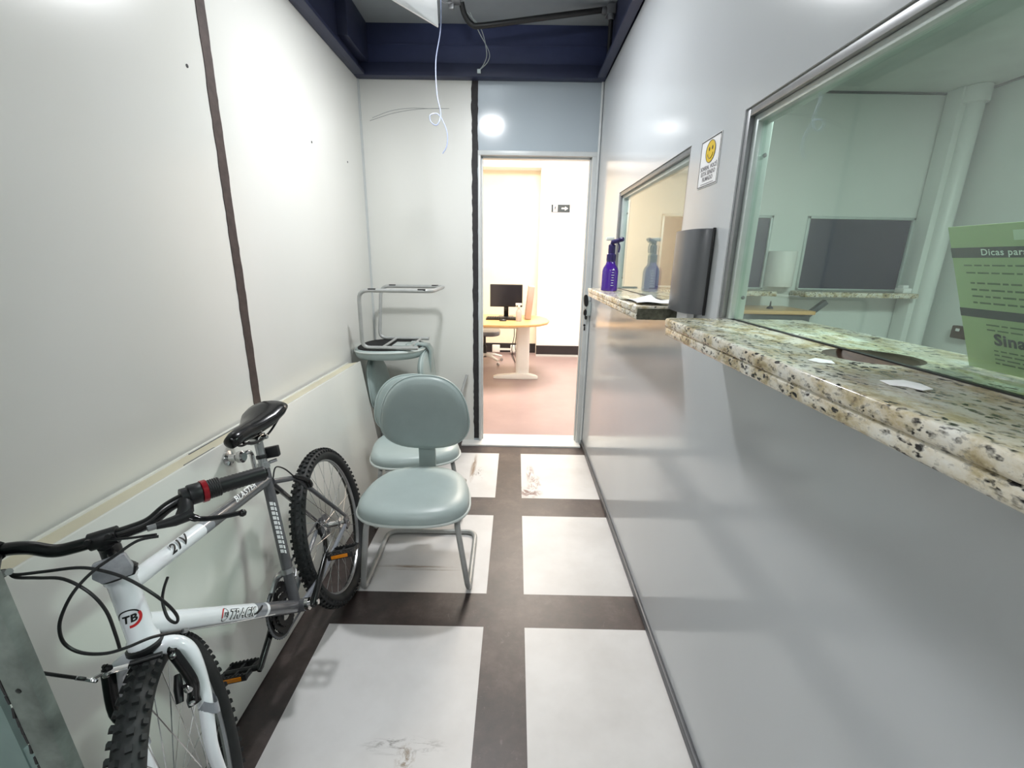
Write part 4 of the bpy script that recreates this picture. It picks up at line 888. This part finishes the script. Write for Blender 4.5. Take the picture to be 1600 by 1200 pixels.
# drivetrain
CA = 2.727; CX = -.048
for rr_, ww, tn in ((.088, -.052, 42), (.070, -.045, 32), (.052, -.038, 22)):
    b = mb(); c0 = BB + BW * ww; n_ = tn * 2
    o_ = [c0 + (Fw * math.cos(q) + BU * math.sin(q)) * (rr_ + (.004 if i % 2 else 0)) for i, q in enumerate([2 * PI * i / n_ for i in range(n_)])]
    i_ = [c0 + (Fw * math.cos(q) + BU * math.sin(q)) * (rr_ - .016) for q in [2 * PI * i / n_ for i in range(n_)]]
    b.rings([o_, [p + BW * .003 for p in o_], [p + BW * .003 for p in i_], i_], loop=True)
    if ww == -.052:
        for k_ in range(5):
            q = 2 * PI * k_ / 5 + .3; b.tube([c0, c0 + (Fw * math.cos(q) + BU * math.sin(q)) * (rr_ - .010)], [.012, .007], 8, flat=.5)
    b.build('chainring', 'black', bk)
b = mb(); b.tube([BB - BW * .085, BB + BW * .07], .010, 12); b.lathe([(.02, 0), (.02, .012)], BB + BW * .036, BW, 16); b.lathe([(.009, 0), (.009, .004)], BB + BW * .075, BW, 12); b.build('crank_axle', 'chrome', bk)
for s_ in (1, -1):
    w0, w1 = (.062, .072) if s_ > 0 else (-.064, -.072)
    dirc = (Fw * math.cos(CA) + BU * math.sin(CA)) * s_
    dirc = dirc.normalized()
    a = BB + BW * w0; c_ = BB + dirc * .172 + BW * w1
    b = mb(); b.tube([a - dirc * .012, a, a.lerp(c_, .5), c_, c_ + dirc * .012], [.012, .0165, .0125, .012, .008], 12, flat=.75, up=BW); b.build('crank_arm', 'blackg', bk)
    o2 = BW * s_; cb = c_ + o2 * .014
    tl = V((0, 0, 1)).cross(BW).normalized(); f2 = (tl if tl.dot(Fw) > 0 else -tl); f2 = (f2 + V((0, 0, .25))).normalized(); f2 = (f2 - BW * f2.dot(BW)).normalized(); u2 = f2.cross(BW)
    b = mb(); b.tube([c_, cb + o2 * .10], [.009, .010], 10)
    for e_ in (-1, 1):
        b.box(cb + o2 * .055 + f2 * .036 * e_, (.092, .009, .020), Matrix((tuple(o2), tuple(f2), tuple(u2))).transposed())
        for w_ in (.012, .05, .096): b.box(cb + o2 * w_ + f2 * .018 * e_, (.009, .036, .014), Matrix((tuple(o2), tuple(f2), tuple(u2))).transposed())
    for w_ in [.02 + .012 * i for i in range(7)]:
        for e_ in (-1, 1): b.box(cb + o2 * w_ + f2 * .036 * e_ + u2 * .011, (.005, .006, .005), Matrix((tuple(o2), tuple(f2), tuple(u2))).transposed())
    pd = b.build('pedal', 'black', bk, .0015)
    for e_ in (-1, 1): b = mb(); b.box(cb + o2 * .053 + f2 * .0415 * e_, (.060, .003, .012), Matrix((tuple(o2), tuple(f2), tuple(u2))).transposed()); b.build('pedal_reflector', 'orange', pd, .001)
# rear sprockets, derailleur, chain
for i in range(6):
    rr_ = .050 - i * .005; b = mb(); b.lathe([(rr_, 0), (rr_, .0022)], HUBR - BW * (.034 + i * .0045), BW, 40); b.build('sprocket', 'black' if i % 2 else 'rail', bk)
j0 = HUBR - BW * .05 - BU * .075 + Fw * .015; j1 = HUBR - BW * .05 - BU * .135 + Fw * .055
b = mb(); b.tube([HUBR - BW * .062 - BU * .02, j0], [.009, .010], 8); b.tube([j0, j1], .009, 8, flat=.5)
for j_ in (j0, j1): b.lathe([(.020, -.004), (.020, .004)], j_, BW, 20)
b.build('rear_derailleur', 'black', bk)
b = mb(); rg = .087; cc = BB - BW * .0505; hr = HUBR - BW * .0505
def ang(c, r, q): return c + (Fw * math.cos(q) + BU * math.sin(q)) * r
path = [ang(hr, .037, PI / 2 + .12)] + [ang(cc, rg, PI / 2 + .1 - t * (PI) / 14) for t in range(15)] + [j1 - BU * .018, j1 - Fw * .018, j0 + Fw * .018, ang(hr, .037, 0), ang(hr, .037, -PI * .3)]
path = [ang(hr, .037, PI / 2 + .1)] + [ang(cc, rg, PI / 2 - t * PI / 14) for t in range(15)] + [j1 - BU * .020, j1 - Fw * .019, j0 + Fw * .019, j0 + BU * .012, ang(hr, .037, PI * 1.35), ang(hr, .037, PI), ang(hr, .037, PI * .75)]
b.tube(path, .0042, 6, loop=True, flat=1); b.build('chain', 'rail', bk)
b = mb(); fc = BB + st * .105 - BW * .045; b.tube(smooth_path([fc - Fw * .04 - BU * .01, fc, fc + Fw * .05 - BU * .02]), .007, 8, flat=2); b.lathe([(.021, 0), (.021, .016)], BB + st * .12, st, 16); b.tube([BB + st * .128, fc], .007, 8); b.tube(smooth_path([BB + st * .10 + BW * .02, BB + st * .11 + BW * .01 - Fw * .03, BB + st * .105 - BW * .02 - Fw * .02]), .004, 8); b.build('front_derailleur', 'steel', bk)
# cables
def cable(name, pts, r=.0028, m='black'):
    b = mb(); b.tube(smooth_path([at(*p) for p in pts], 6), r, 8); b.build(name, m, bk)
cable('shift_cable', [(12, 892, .80), (22, 898, .80), (70, 893, .79), (125, 887, .79), (165, 893, .80), (200, 905, .81), (235, 925, .82), (262, 945, .84), (277, 963, .86), (275, 973, .87), (262, 965, .87), (254, 940, .88), (256, 920, .90), (262, 902, .92)])
cable('shift_cable', [(14, 893, .80), (24, 902, .80), (60, 903, .79), (100, 905, .78), (140, 926, .78), (166, 955, .79), (180, 990, .81), (187, 1013, .82)])
cable('brake_cable', [(248, 838, .86), (215, 845, .84), (180, 868, .81), (145, 893, .79), (115, 925, .77), (97, 960, .77), (93, 985, .77), (102, 1007, .78), (128, 1020, .79), (165, 1021, .80), (200, 1011, .82), (240, 995, .86), (287, 986, .92)])
cable('brake_cable', [(244, 835, .86), (200, 841, .86), (150, 845, .87), (130, 848, .88)], .0025)
cable('bare_cable', [(287, 986, .92), (360, 974, 1.02), (430, 960, 1.12)], .001, 'steel')
cable('brake_cable', [(-40, 1035, .80), (20, 1044, .79), (75, 1053, .79), (118, 1059, .80), (135, 1061, .81)], .003)
b = mb(); b.tube([at(118, 1059, .80), at(134, 1061, .81)], .0036, 8); b.build('cable_ferrule', 'steel', bk)
b = mb(); b.tube([at(285, 986, .915), at(292, 985, .925)], .0045, 8); b.build('cable_ferrule', 'steel', bk)
